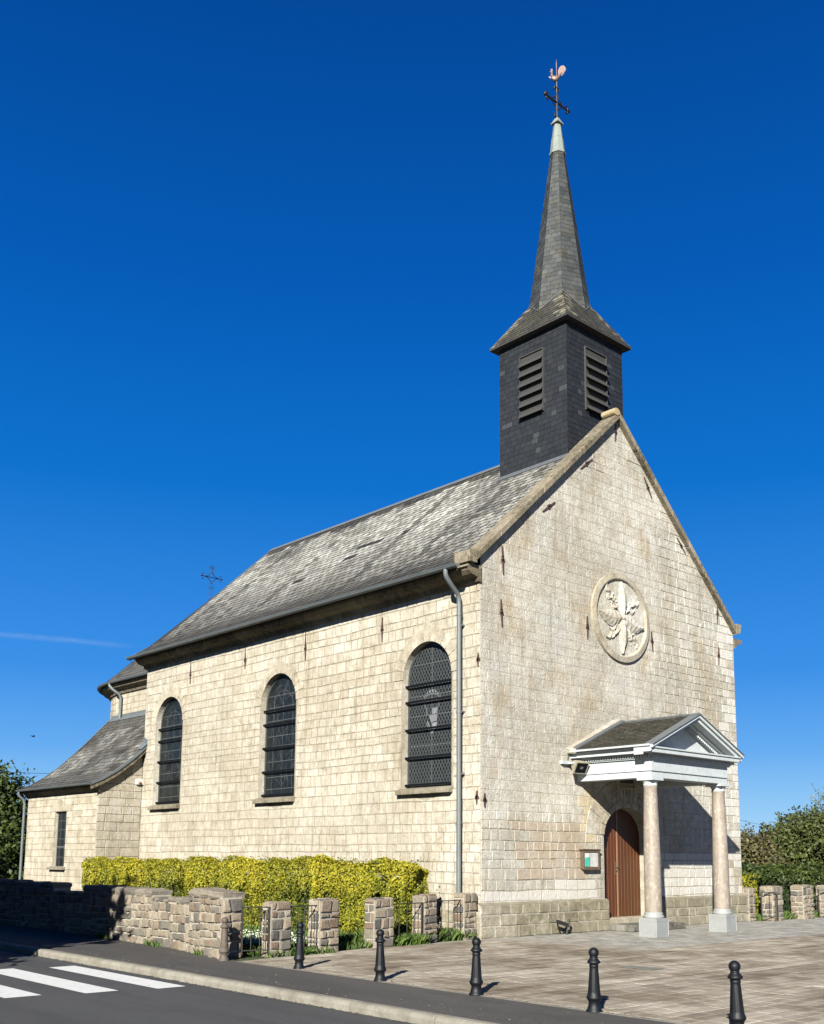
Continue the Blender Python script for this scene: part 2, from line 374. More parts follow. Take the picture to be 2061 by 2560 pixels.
def m_conc():
    n = NT('kerb_concrete'); a = n.noise(3.5, 6, .7); f = n.noise(45, 3, .7)
    c = n.ramp(a, [(.3, (.20, .18, .145)), (.55, (.31, .29, .24)), (.75, (.38, .355, .30))])
    c = n.mix(n.ramp(f, [(.55, 0), (.7, .6)]), c, (.15, .135, .11)); n.bump(n.math('ADD', a, f), .6, .01)
    return n.fin(c, .9, 0, .2)
CONC = m_conc()
def m_plaza():
    n = NT('plaza_pavers'); b = n.t.nodes.new('ShaderNodeTexBrick'); s = n.sep()
    wob = n.noise(1.3, 2); v = n.t.nodes.new('ShaderNodeVectorMath'); v.operation = 'ADD'; n.L(n.pos, v.inputs[0])
    wv = n.t.nodes.new('ShaderNodeVectorMath'); wv.operation = 'SCALE'; nn = n.t.nodes.new('ShaderNodeTexNoise'); n.L(n.pos, nn.inputs['Vector']); nn.inputs['Scale'].default_value = 1.1
    n.L(nn.outputs['Color'], wv.inputs[0]); wv.inputs['Scale'].default_value = .03; n.L(wv.outputs[0], v.inputs[1])
    n.L(v.outputs[0], b.inputs['Vector'])
    b.inputs['Scale'].default_value = 1.; b.inputs['Brick Width'].default_value = .42; b.inputs['Row Height'].default_value = .26; b.inputs['Mortar Size'].default_value = .011; b.inputs['Mortar Smooth'].default_value = .4
    b.inputs['Color1'].default_value = (.46, .41, .335, 1); b.inputs['Color2'].default_value = (.62, .565, .47, 1); b.inputs['Mortar'].default_value = (.30, .265, .215, 1)
    st = n.noise(1, 6, .7, n.scalev((.35, 2.6, 1))); spot = n.noise(.7, 5, .65); f = n.noise(60, 3, .7)
    c = n.mix(n.ramp(st, [(.35, 0), (.62, 1)]), n.mix(1., b.outputs[0], (.50, .46, .41), 'MULTIPLY'), b.outputs[0])
    st2 = n.noise(1, 7, .75, n.scalev((.8, 7, 1), (3, 1, 0)))
    c = n.mix(n.ramp(st2, [(.36, .75), (.52, 0)]), c, n.mix(1., c, (.52, .48, .43), 'MULTIPLY'))
    c = n.mix(n.ramp(spot, [(.36, .5), (.52, 0)]), c, (.24, .205, .165))
    # greyer, finer strip of setts along the church front
    yy = n.math('ADD', s[1], n.math('MULTIPLY', n.math('SUBTRACT', n.noise(.8, 5, .7), .5), 1.6))
    xx = n.math('ADD', s[0], n.math('MULTIPLY', n.noise(.9, 4), 1.5))
    g = n.math('MULTIPLY', n.ramp(n.math('ADD', n.math('MULTIPLY', yy, .5), 2.35), [(.0, 0), (.35, 1)]), n.ramp(n.math('MULTIPLY', n.math('ADD', xx, .3), .35), [(0, 0), (1, 1)]))
    vo = n.t.nodes.new('ShaderNodeTexVoronoi'); n.L(n.scalev((5.5, 7.5, 5)), vo.inputs['Vector'])
    gc = n.mix(n.ramp(vo.outputs['Distance'], [(.2, 0), (.55, 1)]), (.42, .40, .35), (.22, .205, .175))
    gc = n.mix(n.ramp(n.noise(2.3, 6, .75), [(.42, 0), (.62, .8)]), gc, (.58, .56, .50))
    c = n.mix(g, c, gc)
    c = n.mix(n.ramp(f, [(.58, 0), (.72, .5)]), c, (.13, .115, .095))
    n.bump(n.math('ADD', n.math('MULTIPLY', b.outputs['Fac'], -.6), n.math('MULTIPLY', f, .3)), .5, .012)
    return n.fin(c, .88, 0, .25)
PLAZA = m_plaza()
def m_paver():
    n = NT('worn_concrete_paver'); t = n.attr('tone'); f = n.noise(40, 4, .75)
    c = n.ramp(t, [(0, (.30, .255, .20)), (.5, (.45, .395, .32)), (1, (.60, .545, .455))])
    st = n.noise(1, 6, .7, n.scalev((.45, 3.4, 1))); st2 = n.noise(1, 7, .75, n.scalev((1.3, 8, 1), (3, 1, 0))); sp = n.noise(.55, 6, .65)
    c = n.mix(n.ramp(st, [(.34, .6), (.56, 0)]), c, n.mix(1., c, (.58, .54, .48), 'MULTIPLY'))
    c = n.mix(n.ramp(st2, [(.36, .5), (.52, 0)]), c, n.mix(1., c, (.60, .56, .51), 'MULTIPLY'))
    c = n.mix(n.ramp(sp, [(.42, .85), (.55, 0)]), c, n.mix(1., c, (.55, .50, .45), 'MULTIPLY'))
    c = n.mix(n.ramp(f, [(.56, 0), (.68, .6)]), c, n.mix(1., c, (.5, .47, .43), 'MULTIPLY'))
    n.bump(n.math('ADD', f, st2), .7, .012)
    return n.fin(c, .9, 0, .2)
PAVER = m_paver()
SAND = m_plain('joint_sand', (.46, .41, .33), .95, 0, .35, 6, .3)
LAWN = m_asphalt('lawn_soil', (.045, .06, .018), (.07, .09, .028), .2)
EARTH = m_asphalt('field', (.06, .075, .03), (.09, .10, .04), .2)

# ------------------------------------------------------------------ masonry builder
def frame(O, U, V):
    O, U, V = Vector(O), Vector(U).normalized(), Vector(V).normalized(); N = U.cross(V)
    return lambda u, v, d=0.: O+U*u+V*v+N*d

def opening_block(c, w, b, s, r, pad=0.):
    """width of an arched opening at height v (half width), None when outside"""
    def f(v):
        if v < b or v > s+r+pad: return None
        if v <= s: return w+pad
        q = (v-s)/(r+pad); return (w+pad)*math.sqrt(max(0, 1-q*q))
    return c, f

def stones(mb, fr, v0, v1, left, right, blocks=(), hr=(.2, .3), wr=(.22, .5), joint=.012, t=(.008, .02), bev=.012, jit=.006, tone=None, mi=0, rounder=False, rows=None, smooth=False, rg=rnd, wav=.0, juk=1.):
    v = v0; idx = 0
    while v < v1-.05:
        h = rg.uniform(*hr)
        if rows: h = rows[idx % len(rows)]
        if v+h > v1-.09: h = v1-v
        idx += 1
        a, b = v, v+h
        segs = [[(left(a), left(b)), (right(a), right(b))]]
        for (c, f) in blocks:
            fa, fb = f(a+1e-4), f(b-1e-4)
            if fa is None and fb is None:
                continue
            fa = fa or 0.; fb = fb or 0.
            ns = []
            for (l, r) in segs:
                if c-max(fa, fb) > min(l) and c+max(fa, fb) < max(r):
                    ns.append([l, (c-fa, c-fb)]); ns.append([(c+fa, c+fb), r])
                else: ns.append([l, r])
            segs = ns
        for (l, r) in segs:
            lo, hi = max(l), min(r)
            if max(r)-min(l) < .06: continue
            cuts = []
            x = lo+rg.uniform(*wr)*rg.uniform(.5, 1)
            while x < hi-wr[0]*.6:
                cuts.append(x); x += rg.uniform(*wr)*(1.25 if h > (hr[0]+hr[1])/2 else 1)
            ed = [l]+[(c+rg.uniform(-jit, jit), c+rg.uniform(-jit, jit)) for c in cuts]+[r]
            for i in range(len(ed)-1):
                (p0, p1), (q0, q1) = ed[i], ed[i+1]
                if q0-p0 < 2*joint and q1-p1 < 2*joint: continue
                cx = (p0+p1+q0+q1)/4; cy = (a+b)/2
                tn, kd, dt = tone(cx, cy) if tone else (rg.random(), 0., 1.)
                if dt < .2: J0 = joint*.6
                else: J0 = joint
                j = J0/2; ju = j*juk
                j0 = min(ju, max(0, (q0-p0)/2-.001)); j1 = min(ju, max(0, (q1-p1)/2-.001))
                J = lambda: rg.uniform(-jit, jit)
                wb = lambda x, y: (0. if y < v0+.03 or y > v1-.03 else wav*(vn(x*.9+3, y*2.7)-.5)*2)
                P = [(p0+j0, a+j+J()*.5+wb(p0, a)), (q0-j0, a+j+J()*.5+wb(q0, a)), (q1-j1, b-j+J()*.5+wb(q1, b)), (p1+j1, b-j+J()*.5+wb(p1, b))]
                d = max(.0045, rg.uniform(*t)*dt); dj = .003 if d > .008 else .0006
                def inset(k, amt):
                    o = []
                    for (x, y) in P:
                        sx = min(amt, abs(x-cx)*.8); sy = min(amt, abs(y-cy)*.8)
                        o.append((x-math.copysign(sx, x-cx), y-math.copysign(sy, y-cy)))
                    return o
                ring0 = [fr(x, y, -.004) for x, y in P]
                if rounder:
                    ring1 = [fr(x, y, d*.6) for x, y in inset(0, bev*.25)]
                    ring2 = [fr(x+J(), y+J(), d*rg.uniform(.85, 1.1)) for x, y in inset(0, bev)]
                    cen = fr(cx+J(), cy+J(), d*rg.uniform(.95, 1.12))
                    B = len(mb.v); mb.v.extend([tuple(p) for p in ring0+ring1+ring2+[cen]])
                    fs = []
                    for k in range(4):
                        k2 = (k+1) % 4
                        fs += [(B+k, B+k2, B+4+k2, B+4+k), (B+4+k, B+4+k2, B+8+k2, B+8+k), (B+8+k, B+8+k2, B+12)]
                    for f_ in fs: mb.f.append(f_); mb.m.append(mi); mb.t.append(tn); mb.k.append(kd); mb.s.append(smooth)
                else:
                    ring1 = [fr(x, y, d+rg.uniform(-dj, dj)) for x, y in inset(0, bev)]
                    B = len(mb.v); mb.v.extend([tuple(p) for p in ring0+ring1])
                    for f_ in [(B+k, B+(k+1) % 4, B+4+(k+1) % 4, B+4+k) for k in range(4)]+[(B+4, B+5, B+6, B+7)]:
                        mb.f.append(f_); mb.m.append(mi); mb.t.append(tn); mb.k.append(kd); mb.s.append(False)
        v += h

def arc_pts(c, w, s, r, n=20): return [(c-w*math.cos(math.pi*i/n), s+r*math.sin(math.pi*i/n)) for i in range(n+1)]

def wall(mb, fr, u0, u1, bot, top, ops, mi=0, brk=()):
    """flat wall with arched / square openings; ops: (c,w,b,s,r); top(u)"""
    us = sorted([u0, u1]+list(brk)+[x for o in ops for x in (o[0]-o[1], o[0]+o[1])])
    for a, b in zip(us[:-1], us[1:]):
        if b-a < 1e-6: continue
        m = (a+b)/2; o = [q for q in ops if q[0]-q[1]-1e-6 < m < q[0]+q[1]+1e-6]
        if not o: mb.face([fr(a, bot), fr(b, bot), fr(b, top(b)), fr(a, top(a))], mi)
    for (c, w_, b, s, r) in ops:
        if b > bot+1e-6: mb.face([fr(c-w_, bot), fr(c+w_, bot), fr(c+w_, b), fr(c-w_, b)], mi)
        ap = arc_pts(c, w_, s, r) if r > 0 else [(c-w_, s), (c+w_, s)]
        for p, q in zip(ap[:-1], ap[1:]): mb.face([fr(*p), fr(*q), fr(q[0], top(q[0])), fr(p[0], top(p[0]))], mi)

def reveal(mb, fr, op, depth, mi=0, floor=True):
    c, w_, b, s, r = op
    pts = [(c-w_, b)]+(arc_pts(c, w_, s, r) if r > 0 else [(c-w_, s), (c+w_, s)])+[(c+w_, b)]
    for p, q in zip(pts[:-1], pts[1:]): mb.face([fr(*p), fr(p[0], p[1], -depth), fr(q[0], q[1], -depth), fr(*q)], mi, .8)
    if floor: mb.face([fr(c-w_, b), fr(c+w_, b), fr(c+w_, b, -depth), fr(c-w_, b, -depth)], mi, .6)
    return pts

def voussoirs(mb, fr, c, w_, s, r, ro, key=.15, n=13, mi=0, d=.014):
    for i in range(n):
        a0 = math.pi*i/n+.012; a1 = math.pi*(i+1)/n-.012
        k = ro+(key if i == n//2 else 0)
        A = [(c-w_*math.cos(a), s+r*math.sin(a)) for a in (a0, (a0+a1)/2, a1)]
        B = [(c-(w_+k)*math.cos(a), s+(r+k)*math.sin(a)) for a in (a1, (a0+a1)/2, a0)]
        tn = rnd.uniform(.45, .95); q = [fr(x, y, d) for x, y in A+B]; z = [fr(x, y, -.004) for x, y in A+B]
        mb.face(q, mi, tn)
        for k_ in range(6): mb.face([z[k_], z[(k_+1) % 6], q[(k_+1) % 6], q[k_]], mi, tn)

# ------------------------------------------------------------------ slates
def slates(mb, O, U, V, vlen, left, right, rh=.2, sw=.25, th=.012, tonef=None, mi=0, base=True, jit=.15, kindf=None):
    O, U, V = Vector(O), Vector(U).normalized(), Vector(V).normalized(); N = U.cross(V).normalized()
    P = lambda u, v, d=0: O+U*u+V*v+N*d
    if base: mb.face([P(left(0), 0, -.01), P(right(0), 0, -.01), P(right(vlen), vlen, -.01), P(left(vlen), vlen, -.01)], mi, 0., 0.)
    n = max(1, round(vlen/rh)); rh = vlen/n
    for i in range(n):
        a, b = i*rh, min(vlen, (i+1)*rh+.02)
        l0, r0 = left(a), right(a); l1, r1 = left(b), right(b)
        if r0-l0 < .02: continue
        x = l0-(sw/2 if i % 2 else 0)
        lo, hi = min(l0, l1), max(r0, r1)
        x = lo-(sw*.5 if i % 2 else 0)+rnd.uniform(-.15, .15)*jit
        while x < hi:
            ww = sw*rnd.uniform(1-jit, 1+jit); x2 = x+ww
            if hi-x2 < sw*.3: x2 = hi+.01
            p0, p1 = max(x, l0), min(x2, r0); q0, q1 = max(x, l1), min(x2, r1)
            if p1 > p0+.005 or q1 > q0+.005:
                if p1 < p0: p0 = p1 = min(max((x+x2)/2, l0), r0)
                if q1 < q0: q0 = q1 = min(max((x+x2)/2, l1), r1)
                g = .006 if rh < .2 else .02; cx, cv = (p0+p1)/2, (a+b)/2
                tn = rnd.random(); kd = 0.
                if tonef: tn, kd = tonef(cx, cv)
                e = rnd.uniform(.7, 1.35)*th; e2 = rnd.uniform(.7, 1.35)*th; dv = rnd.uniform(-.008, .008)
                A, B = P(p0+g, a+dv, e), P(max(p0+g, p1-g), a+dv, e2); C, D = P(max(q0+g, q1-g), b, .001), P(q0+g, b, .001)
                mb.face([A, B, C, D], mi, tn, kd)
                mb.face([P(p0+g, a+dv, -.005), P(max(p0+g, p1-g), a+dv, -.005), B, A], mi, 0., 0)
            x = x2

Z = lambda f: (lambda v: f)
# ================================================================== CHURCH
W_, LN = 11.2, 16.24
church = empty('church', (0, 0, 0)); tag(church, 'cream limestone church with slate roof, slate spire and columned porch', 'church')

# --- nave side wall (x = 0), u runs along -y so that the outward normal is -x
frS = frame((0, LN, 0), (0, -1, 0), (0, 0, 1))          # u = LN - y
WIN = [(LN-(1.833+6.352*i), .876, 3.5, 6.235, .876) for i in range(3)]
mb = MB()
wall(mb, frS, 0, LN, 0, lambda u: 8.6, WIN, 1)
for o in WIN: reveal(mb, frS, o, .20, 0)
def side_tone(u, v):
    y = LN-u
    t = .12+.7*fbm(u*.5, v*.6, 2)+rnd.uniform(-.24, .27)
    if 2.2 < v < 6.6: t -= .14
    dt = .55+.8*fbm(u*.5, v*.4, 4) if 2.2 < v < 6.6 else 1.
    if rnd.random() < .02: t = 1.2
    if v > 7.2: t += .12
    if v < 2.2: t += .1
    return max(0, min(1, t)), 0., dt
blk = [opening_block(o[0], o[1], o[2]-.16, o[3], o[4], .05) for o in WIN]
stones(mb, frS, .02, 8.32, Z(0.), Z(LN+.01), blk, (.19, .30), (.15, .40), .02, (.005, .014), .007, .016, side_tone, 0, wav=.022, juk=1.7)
for o in WIN: voussoirs(mb, frS, o[0], o[1], o[3], o[4], .33, .16, 13, 2, .019)
nave_wall = mb.build('nave_wall', [STONE, MORTAR, DRESSED], church)

# far side wall and back wall, plain masonry
mb = MB()
frE = frame((W_, 0, 0), (0, 1, 0), (0, 0, 1))
wall(mb, frE, 0, LN, 0, lambda u: 8.6, [], 1)
stones(mb, frE, .02, 8.3, Z(0.), Z(LN), [], (.24, .32), (.3, .6), .014, (.006, .015), .011, .006, side_tone, 0)
mb.face([(W_, LN, 0), (0, LN, 0), (0, LN, 8.6), (5.5, LN, 13.7), (W_, LN, 8.6)], 1)
mb.build('far_nave_wall', [STONE, MORTAR], church)

# --- facade (y = 0)
frF = frame((0, 0, 0), (1, 0, 0), (0, 0, 1))
AX, AZ = 5.45, 13.98
def gtop(u): return 8.69+.9216*(u+.29) if u <= AX else AZ-.918*(u-AX)
DOOR = (5.54, .99, .30, 2.42, .73)
mb = MB()
wall(mb, frF, 0, W_, 0, gtop, [DOOR], 1, (AX,))
reveal(mb, frF, DOOR, .36, 2)
def face_tone(u, v):
    t = .1+.75*fbm(u*.5+7, v*.6, 3)+rnd.uniform(-.3, .32); k = 0.; dt = 1.
    n = fbm(u*.7, v*.7, 8)
    # worn, lichen covered left and centre: joints nearly closed
    if v > 2.9 and u < 7.4 and n > .30: dt = .1; t = .35+.5*fbm(u*.6, v*.6, 12)+rnd.uniform(-.1, .1)
    if v > 3.0 and u > 7.5: t += .15
    if v > 9.5 and u > 5: t += .2
    if .8 < v < 1.4 and (2.6 < u+.9*(vn(u*3, v*3)-.5) < 4.4) and n > .3: k = 1.; dt = .35
    if .7 < v < .95 and u < 4.6: k = 1. if n > .5 else k; dt = .35
    if 1.3 < v < 2.75 and .9+.6*vn(v*3, 1) < u < 3.7 and k == 0 and n+rnd.uniform(-.15, .15) > .33: k = 2.; dt = 1.5
    if 2.2 < v < 3.7 and 3.62 < u < 4.2: k = 3.
    if v < 2.0 and u > 6.9 and n > .3: k = 1.
    if u > 10.4 and v > 2 and rnd.random() < .5: k = 1.
    return max(0, min(1, t)), k, dt
def gl(v): return 0. if v <= 8.95 else (v-8.69)/.9216-.29
def gr(v): return W_ if v <= 8.70 else AX+(AZ-v)/.918
blk = [opening_block(DOOR[0], DOOR[1], 0, DOOR[3], DOOR[4], .05), None, None]
def med_block(v):
    q = abs(v-8.29)/.93
    return .93*math.sqrt(1-q*q) if q < 1 else None
blk = [blk[0], (5.45, med_block)]
stones(mb, frF, .02, AZ-.12, gl, gr, blk, (.2, .3), (.2, .46), .012, (.005, .014), .012, .012, face_tone, 0, wav=.02, juk=1.2)
# carved arch stones over the door: three carved stones (letters and a leaf boss in low relief)
voussoirs(mb, frF, DOOR[0], DOOR[1], DOOR[3], DOOR[4], .16, 0, 9, 2, .03)
n = 7
for i in range(n):
    a0 = math.pi*i/n+.012; a1 = math.pi*(i+1)/n-.012
    A = [(DOOR[0]-(DOOR[1]+.175)*math.cos(a), DOOR[3]+(DOOR[4]+.175)*math.sin(a)) for a in (a0, (a0+a1)/2, a1)]
    B = [(DOOR[0]-(DOOR[1]+.74)*math.cos(a), DOOR[3]+(DOOR[4]+.74)*math.sin(a)) for a in (a1, (a0+a1)/2, a0)]
    q = [frF(x, y, .02) for x, y in A+B]; z = [frF(x, y, -.004) for x, y in A+B]; tn = rnd.uniform(.3, .6)
    mb.face(q, 0, tn)
    for k_ in range(6): mb.face([z[k_], z[(k_+1) % 6], q[(k_+1) % 6], q[k_]], 0, tn)
facade = mb.build('facade_wall', [STONE_F, MORTAR_F, DRESSED], church)

# carved reliefs on the arch stones
def stroke(mb, cx, cz, pts, d=.028, wd=.035, y=-.02, mi=0, tone=.5):
    for p, q in zip(pts[:-1], pts[1:]):
        a, b = Vector((cx+p[0], y-d/2, cz+p[1])), Vector((cx+q[0], y-d/2, cz+q[1]))
        L = (b-a).length; an = math.atan2(b.z-a.z, b.x-a.x)
        mb.box((a+b)/2, (L+wd*.6, d, wd), mi, tone, 0, Matrix.Rotation(-an, 3, 'Y'))
mb = MB()
B_ = [(-.1, -.17), (-.1, .17), (.04, .17), (.1, .1), (.04, .01), (-.08, .01)]
stroke(mb, 5.02, 3.38, B_); stroke(mb, 5.02, 3.38, [(.04, .01), (.11, -.08), (.04, -.17), (-.1, -.17)])
mb.build('carved_letter', [STONE_F], church); mb = MB()
stroke(mb, 5.55, 3.47, [(-.14, -.18), (-.14, .18)]); stroke(mb, 5.55, 3.47, [(.14, -.18), (.14, .18)]); stroke(mb, 5.55, 3.47, [(-.14, 0), (.14, 0)])
stroke(mb, 5.55, 3.47, [(-.05, .18), (.05, .18)]); stroke(mb, 5.55, 3.47, [(0, .0), (0, .18)])
mb.build('carved_letter', [STONE_F], church); mb = MB()
for k in range(26):
    a = rnd.uniform(0, 6.28); r = rnd.uniform(0, 1)
    mb.ball((6.08+.13*r*math.cos(a), -.02, 3.38+.2*r*math.sin(a)), rnd.uniform(.02, .038), 5)
mb.build('carved_boss', [STONE_F], church)

# --- plinth along the front and the side
mb = MB()
frP = frame((-.08, -.08, 0), (1, 0, 0), (0, 0, 1)); frQ = frame((-.08, 8.0, 0), (0, -1, 0), (0, 0, 1))
for a, b in ((-.08, 4.62), (6.55, 11.28)):
    mb.bb((a, -.078, 0), (b, -.001, .74), 1)
    mb.face([(a, -.085, .74), (b, -.085, .74), (b, -.001, .80), (a, -.001, .80)], 0, .4, 4.)
def pl_tone(u, v): return rnd.random(), (4. if (v > .5 and rnd.random() < .6) or (v < .25 and 3 < u < 5) else 0.), 1.
stones(mb, frP, .0, .74, Z(0.), Z(4.70), [], (.2, .28), (.3, .75), .014, (.006, .02), .014, .01, pl_tone, 0)
stones(mb, frP, .0, .74, Z(6.63), Z(11.36), [], (.2, .28), (.3, .75), .014, (.006, .02), .014, .01, pl_tone, 0)
mb.bb((-.078, -.001, 0), (-.003, LN, .60), 1)
stones(mb, frame((-.08, LN, 0), (0, -1, 0), (0, 0, 1)), .0, .6, Z(0.), Z(LN+.08), [], (.28, .32), (.3, .75), .014, (.006, .02), .014, .01, pl_tone, 0)
mb.bb((11.201, 0, 0), (11.28, 6, .74), 1)
mb.build('plinth', [PLINTH, MORTAR_F], church)

# --- cornice under the eaves
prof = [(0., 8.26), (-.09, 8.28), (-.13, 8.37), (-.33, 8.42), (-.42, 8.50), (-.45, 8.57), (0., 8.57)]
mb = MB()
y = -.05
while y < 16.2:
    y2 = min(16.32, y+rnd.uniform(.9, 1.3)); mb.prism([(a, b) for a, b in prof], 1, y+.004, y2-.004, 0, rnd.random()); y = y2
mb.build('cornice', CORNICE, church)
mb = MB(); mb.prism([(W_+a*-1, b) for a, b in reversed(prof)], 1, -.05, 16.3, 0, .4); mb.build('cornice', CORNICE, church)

# --- gable coping
mb = MB()
def cop(side):
    p0 = (-.24, 8.735) if side < 0 else (11.19, 8.71); p1 = (AX, AZ)
    n = 7
    for i in range(n):
        a, b = i/n, (i+1)/n
        g = .0015
        A = (p0[0]+(p1[0]-p0[0])*(a+g), p0[1]+(p1[1]-p0[1])*(a+g)); B = (p0[0]+(p1[0]-p0[0])*(b-g), p0[1]+(p1[1]-p0[1])*(b-g))
        h = .20+rnd.uniform(-.012, .012); yj = rnd.uniform(-.008, .008)
        poly = [A, B, (B[0], B[1]+h), (A[0], A[1]+h)]
        if side > 0: poly = poly[::-1]
        mb.prism(poly, 1, -.15+yj, .36, 0, rnd.random())
cop(-1); cop(1)
mb.prism([(-.5, 8.67), (-.245, 8.67), (-.245, 9.03), (-.36, 8.99), (-.5, 8.96)], 1, -.155, .37, 0, .8)
mb.prism([(11.195, 8.68), (11.40, 8.74), (11.48, 9.02), (11.195, 9.02)], 1, -.155, .37, 0, .8)
mb.prism([(-.5, 8.57), (.0, 8.57), (.0, 8.665), (-.42, 8.665)], 1, -.05, .3, 0, .8)
coping = mb.build('gable_coping', COPING, church, .012)
mb = MB()
rows = []
for i in range(14):
    a = 2*math.pi*i/14
    rows.append((.125*math.cos(a), .125*math.sin(a)))
mb.prism([(AX-.14+p[0]*1.15, 14.12+p[1]*.9) for p in rows], 1, -.17, .3, 0, .9, 3.)
mb.build('apex_stone', COPING, coping, .02)

# --- nave roof
RX, RZ = 5.5, 13.9
E0, E1 = (-.60, 8.63), (.62, 9.43)
def roof_side(mb, sgn):
    X = (lambda x: x) if sgn < 0 else (lambda x: 2*RX-x)
    segs = [(E0, E1), (E1, (RX, RZ))]
    tot = 0.
    for (a, b) in segs:
        A, B = Vector((X(a[0]), 0, a[1])), Vector((X(b[0]), 0, b[1])); L = (B-A).length; V = (B-A)/L
        # verge at the far end leans a little outwards towards the ridge
        def yend(x): return 16.42+(x-E0[0])/(RX-E0[0])*.48
        ya, yb = yend(a[0]), yend(b[0])
        t0 = tot
        def tf(u, v, t0=t0):
            yy = u if sgn > 0 else 17-u
            s = t0+v
            top = 7.75-.5*vn(yy*3.1, 2., 31)
            band = min(1, max(0, (s-.2)/4.8))*(1 if s < top else .05)
            streak = vn(yy*2.7, s*.1+3, 35)
            k = band*(.54+.75*fbm(yy*.6+3, s*.5, 37))*rnd.uniform(.55, 1.12)
            if streak > .80: k *= .3
            if fbm(yy*.5, s*.6, 51) < .33: k *= .6
            if yy > 11: k *= .85
            if yy < 3.6 and s > 5.5-.8*yy: k *= .55
            tn = rnd.random()*.8
            for (py, ps, wy) in ((7.6, 4.6, .5), (7.9, 3.8, .25), (10.0, 3.2, .4), (6.0, 4.5, .2)):
                if abs(yy-py) < wy and abs(s-ps) < .14: k = 0.; tn = 0.
            return tn, k
        if sgn < 0:
            slates(mb, (A.x, 17, A.z), (0, -1, 0), V, L, lambda v: 17-(ya+(yb-ya)*v/L), Z(17-.34), .225, .31, .016, tf, 0, True, .03)
        else:
            slates(mb, (A.x, 0, A.z), (0, 1, 0), V, L, Z(.34), lambda v: ya+(yb-ya)*v/L, .41, .5, .014, tf, 0)
        tot += L
mb = MB(); roof_side(mb, -1); roof_side(mb, 1)
# verge board at the far end, soffit at the eave
for sgn in (-1, 1):
    X = (lambda x: x) if sgn < 0 else (lambda x: 2*RX-x)
    pts = [(E0[0], 16.42, E0[1]), (E1[0], 16.52, E1[1]), (RX, 16.90, RZ)]
    for p, q in zip(pts[:-1], pts[1:]):
        for dy0, dy1, dz0, dz1, mi in ((-.10, .03, .015, .028, 1),):
            mb.face([(X(p[0]), p[1]+dy0, p[2]+dz1), (X(q[0]), q[1]+dy0, q[2]+dz1), (X(q[0]), q[1]+dy1, q[2]+dz1), (X(p[0]), p[1]+dy1, p[2]+dz1)], mi)
            mb.face([(X(p[0]), p[1]+dy1, p[2]+dz1), (X(q[0]), q[1]+dy1, q[2]+dz1), (X(q[0]), q[1]+dy1, q[2]-.12), (X(p[0]), p[1]+dy1, p[2]-.12)], mi)
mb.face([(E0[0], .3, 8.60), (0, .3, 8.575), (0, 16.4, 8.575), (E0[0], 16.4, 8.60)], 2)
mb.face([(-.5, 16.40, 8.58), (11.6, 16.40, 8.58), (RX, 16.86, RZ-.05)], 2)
# ridge capping
mb.prism([(RX-.16, RZ-.11), (RX, RZ+.045), (RX+.16, RZ-.11), (RX, RZ-.02)], 1, 3.3, 16.93, 1)
mb.build('nave_roof', [SLATE_N, ZINC, SOFFIT], church)

# --- gutter and downpipe
def gutter(mb, pts, r=.078, mi=0):
    """half-round trough along pts (horizontal path), open upwards"""
    pts = [Vector(p) for p in pts]; rows_o, rows_i = [], []
    for i, p in enumerate(pts):
        d = (pts[min(i+1, len(pts)-1)]-pts[max(i-1, 0)]).normalized(); x = Vector((d.y, -d.x, 0)).normalized()
        rows_o.append([p+x*r*math.cos(a)+Vector((0, 0, r*math.sin(a))) for a in [math.pi+math.pi*k/10 for k in range(11)]])
        rows_i.append([p+x*(r-.006)*math.cos(a)+Vector((0, 0, (r-.006)*math.sin(a))) for a in [math.pi+math.pi*k/10 for k in range(11)]])
    mb.grid(rows_o, mi); mb.grid(rows_i, mi)
    for rows in (rows_o,):
        for e in (0, -1): mb.face(rows[e], mi)
    for k in (0, 10):
        mb.tube([r_[k] for r_ in rows_o], .012, 6, mi)
PY0 = .5
mb = MB(); gutter(mb, [(-.66, .10, 8.62), (-.66, 16.46, 8.62)])
for k in range(27): 
    yy = .35+k*.6
    rows = [[(-.66+.083*math.cos(a), yy+dy, 8.62+.083*math.sin(a)) for a in [math.pi+math.pi*j/10 for j in range(11)]] for dy in (-.012, .012)]
    mb.grid(rows, 0)
mb.build('gutter', ZINC, church)
mb = MB()
mb.tube([(-.66, PY0, 8.56), (-.66, PY0, 8.46), (-.63, PY0, 8.38), (-.42, PY0*.45+.30, 8.20), (-.22, PY0*.1+.5, 8.07), (-.16, .555, 7.97), (-.15, .555, 7.8), (-.15, .555, .02)], .058, 14)
for z in (7.55, 5.2, 2.6, .9): mb.tube([(-.15, .555, z-.025), (-.15, .555, z+.025)], .067, 14)
for z in (3.75, 5.22, 7.3): mb.bb((-.14, .50, z-.02), (-.0, .61, z+.02))
mb.build('downpipe', ZINC, church)

# --- nave windows
def lattice(mb, c, w_, b, s, r, px, pz, wd, d, fr, mi=0):
    """diagonal cames clipped to an arched opening"""
    def inside(u, v):
        if v < b+.03 or abs(u-c) > w_-.07: return False
        if v <= s: return True
        return ((u-c)/(w_-.07))**2+((v-s)/(r-.07))**2 < 1
    sl = pz/px
    for sg in (-1, 1):
        k = -40
        while k < 40:
            u0 = c+k*px; run = []
            prev = None
            v = b
            while v <= s+r:
                u = u0+sg*(v-b)/sl
                if inside(u, v):
                    if prev is None: prev = (u, v)
                    last = (u, v)
                elif prev is not None:
                    run.append((prev, last)); prev = None
                v += .02
            if prev is not None: run.append((prev, last))
            for p, q in run:
                if q[1]-p[1] < .05: continue
                dx = wd/2*math.sqrt(1+1/sl**2)
                mb.face([fr(p[0]-dx, p[1], d), fr(p[0]+dx, p[1], d), fr(q[0]+dx, q[1], d), fr(q[0]-dx, q[1], d)], mi)
            k += 1
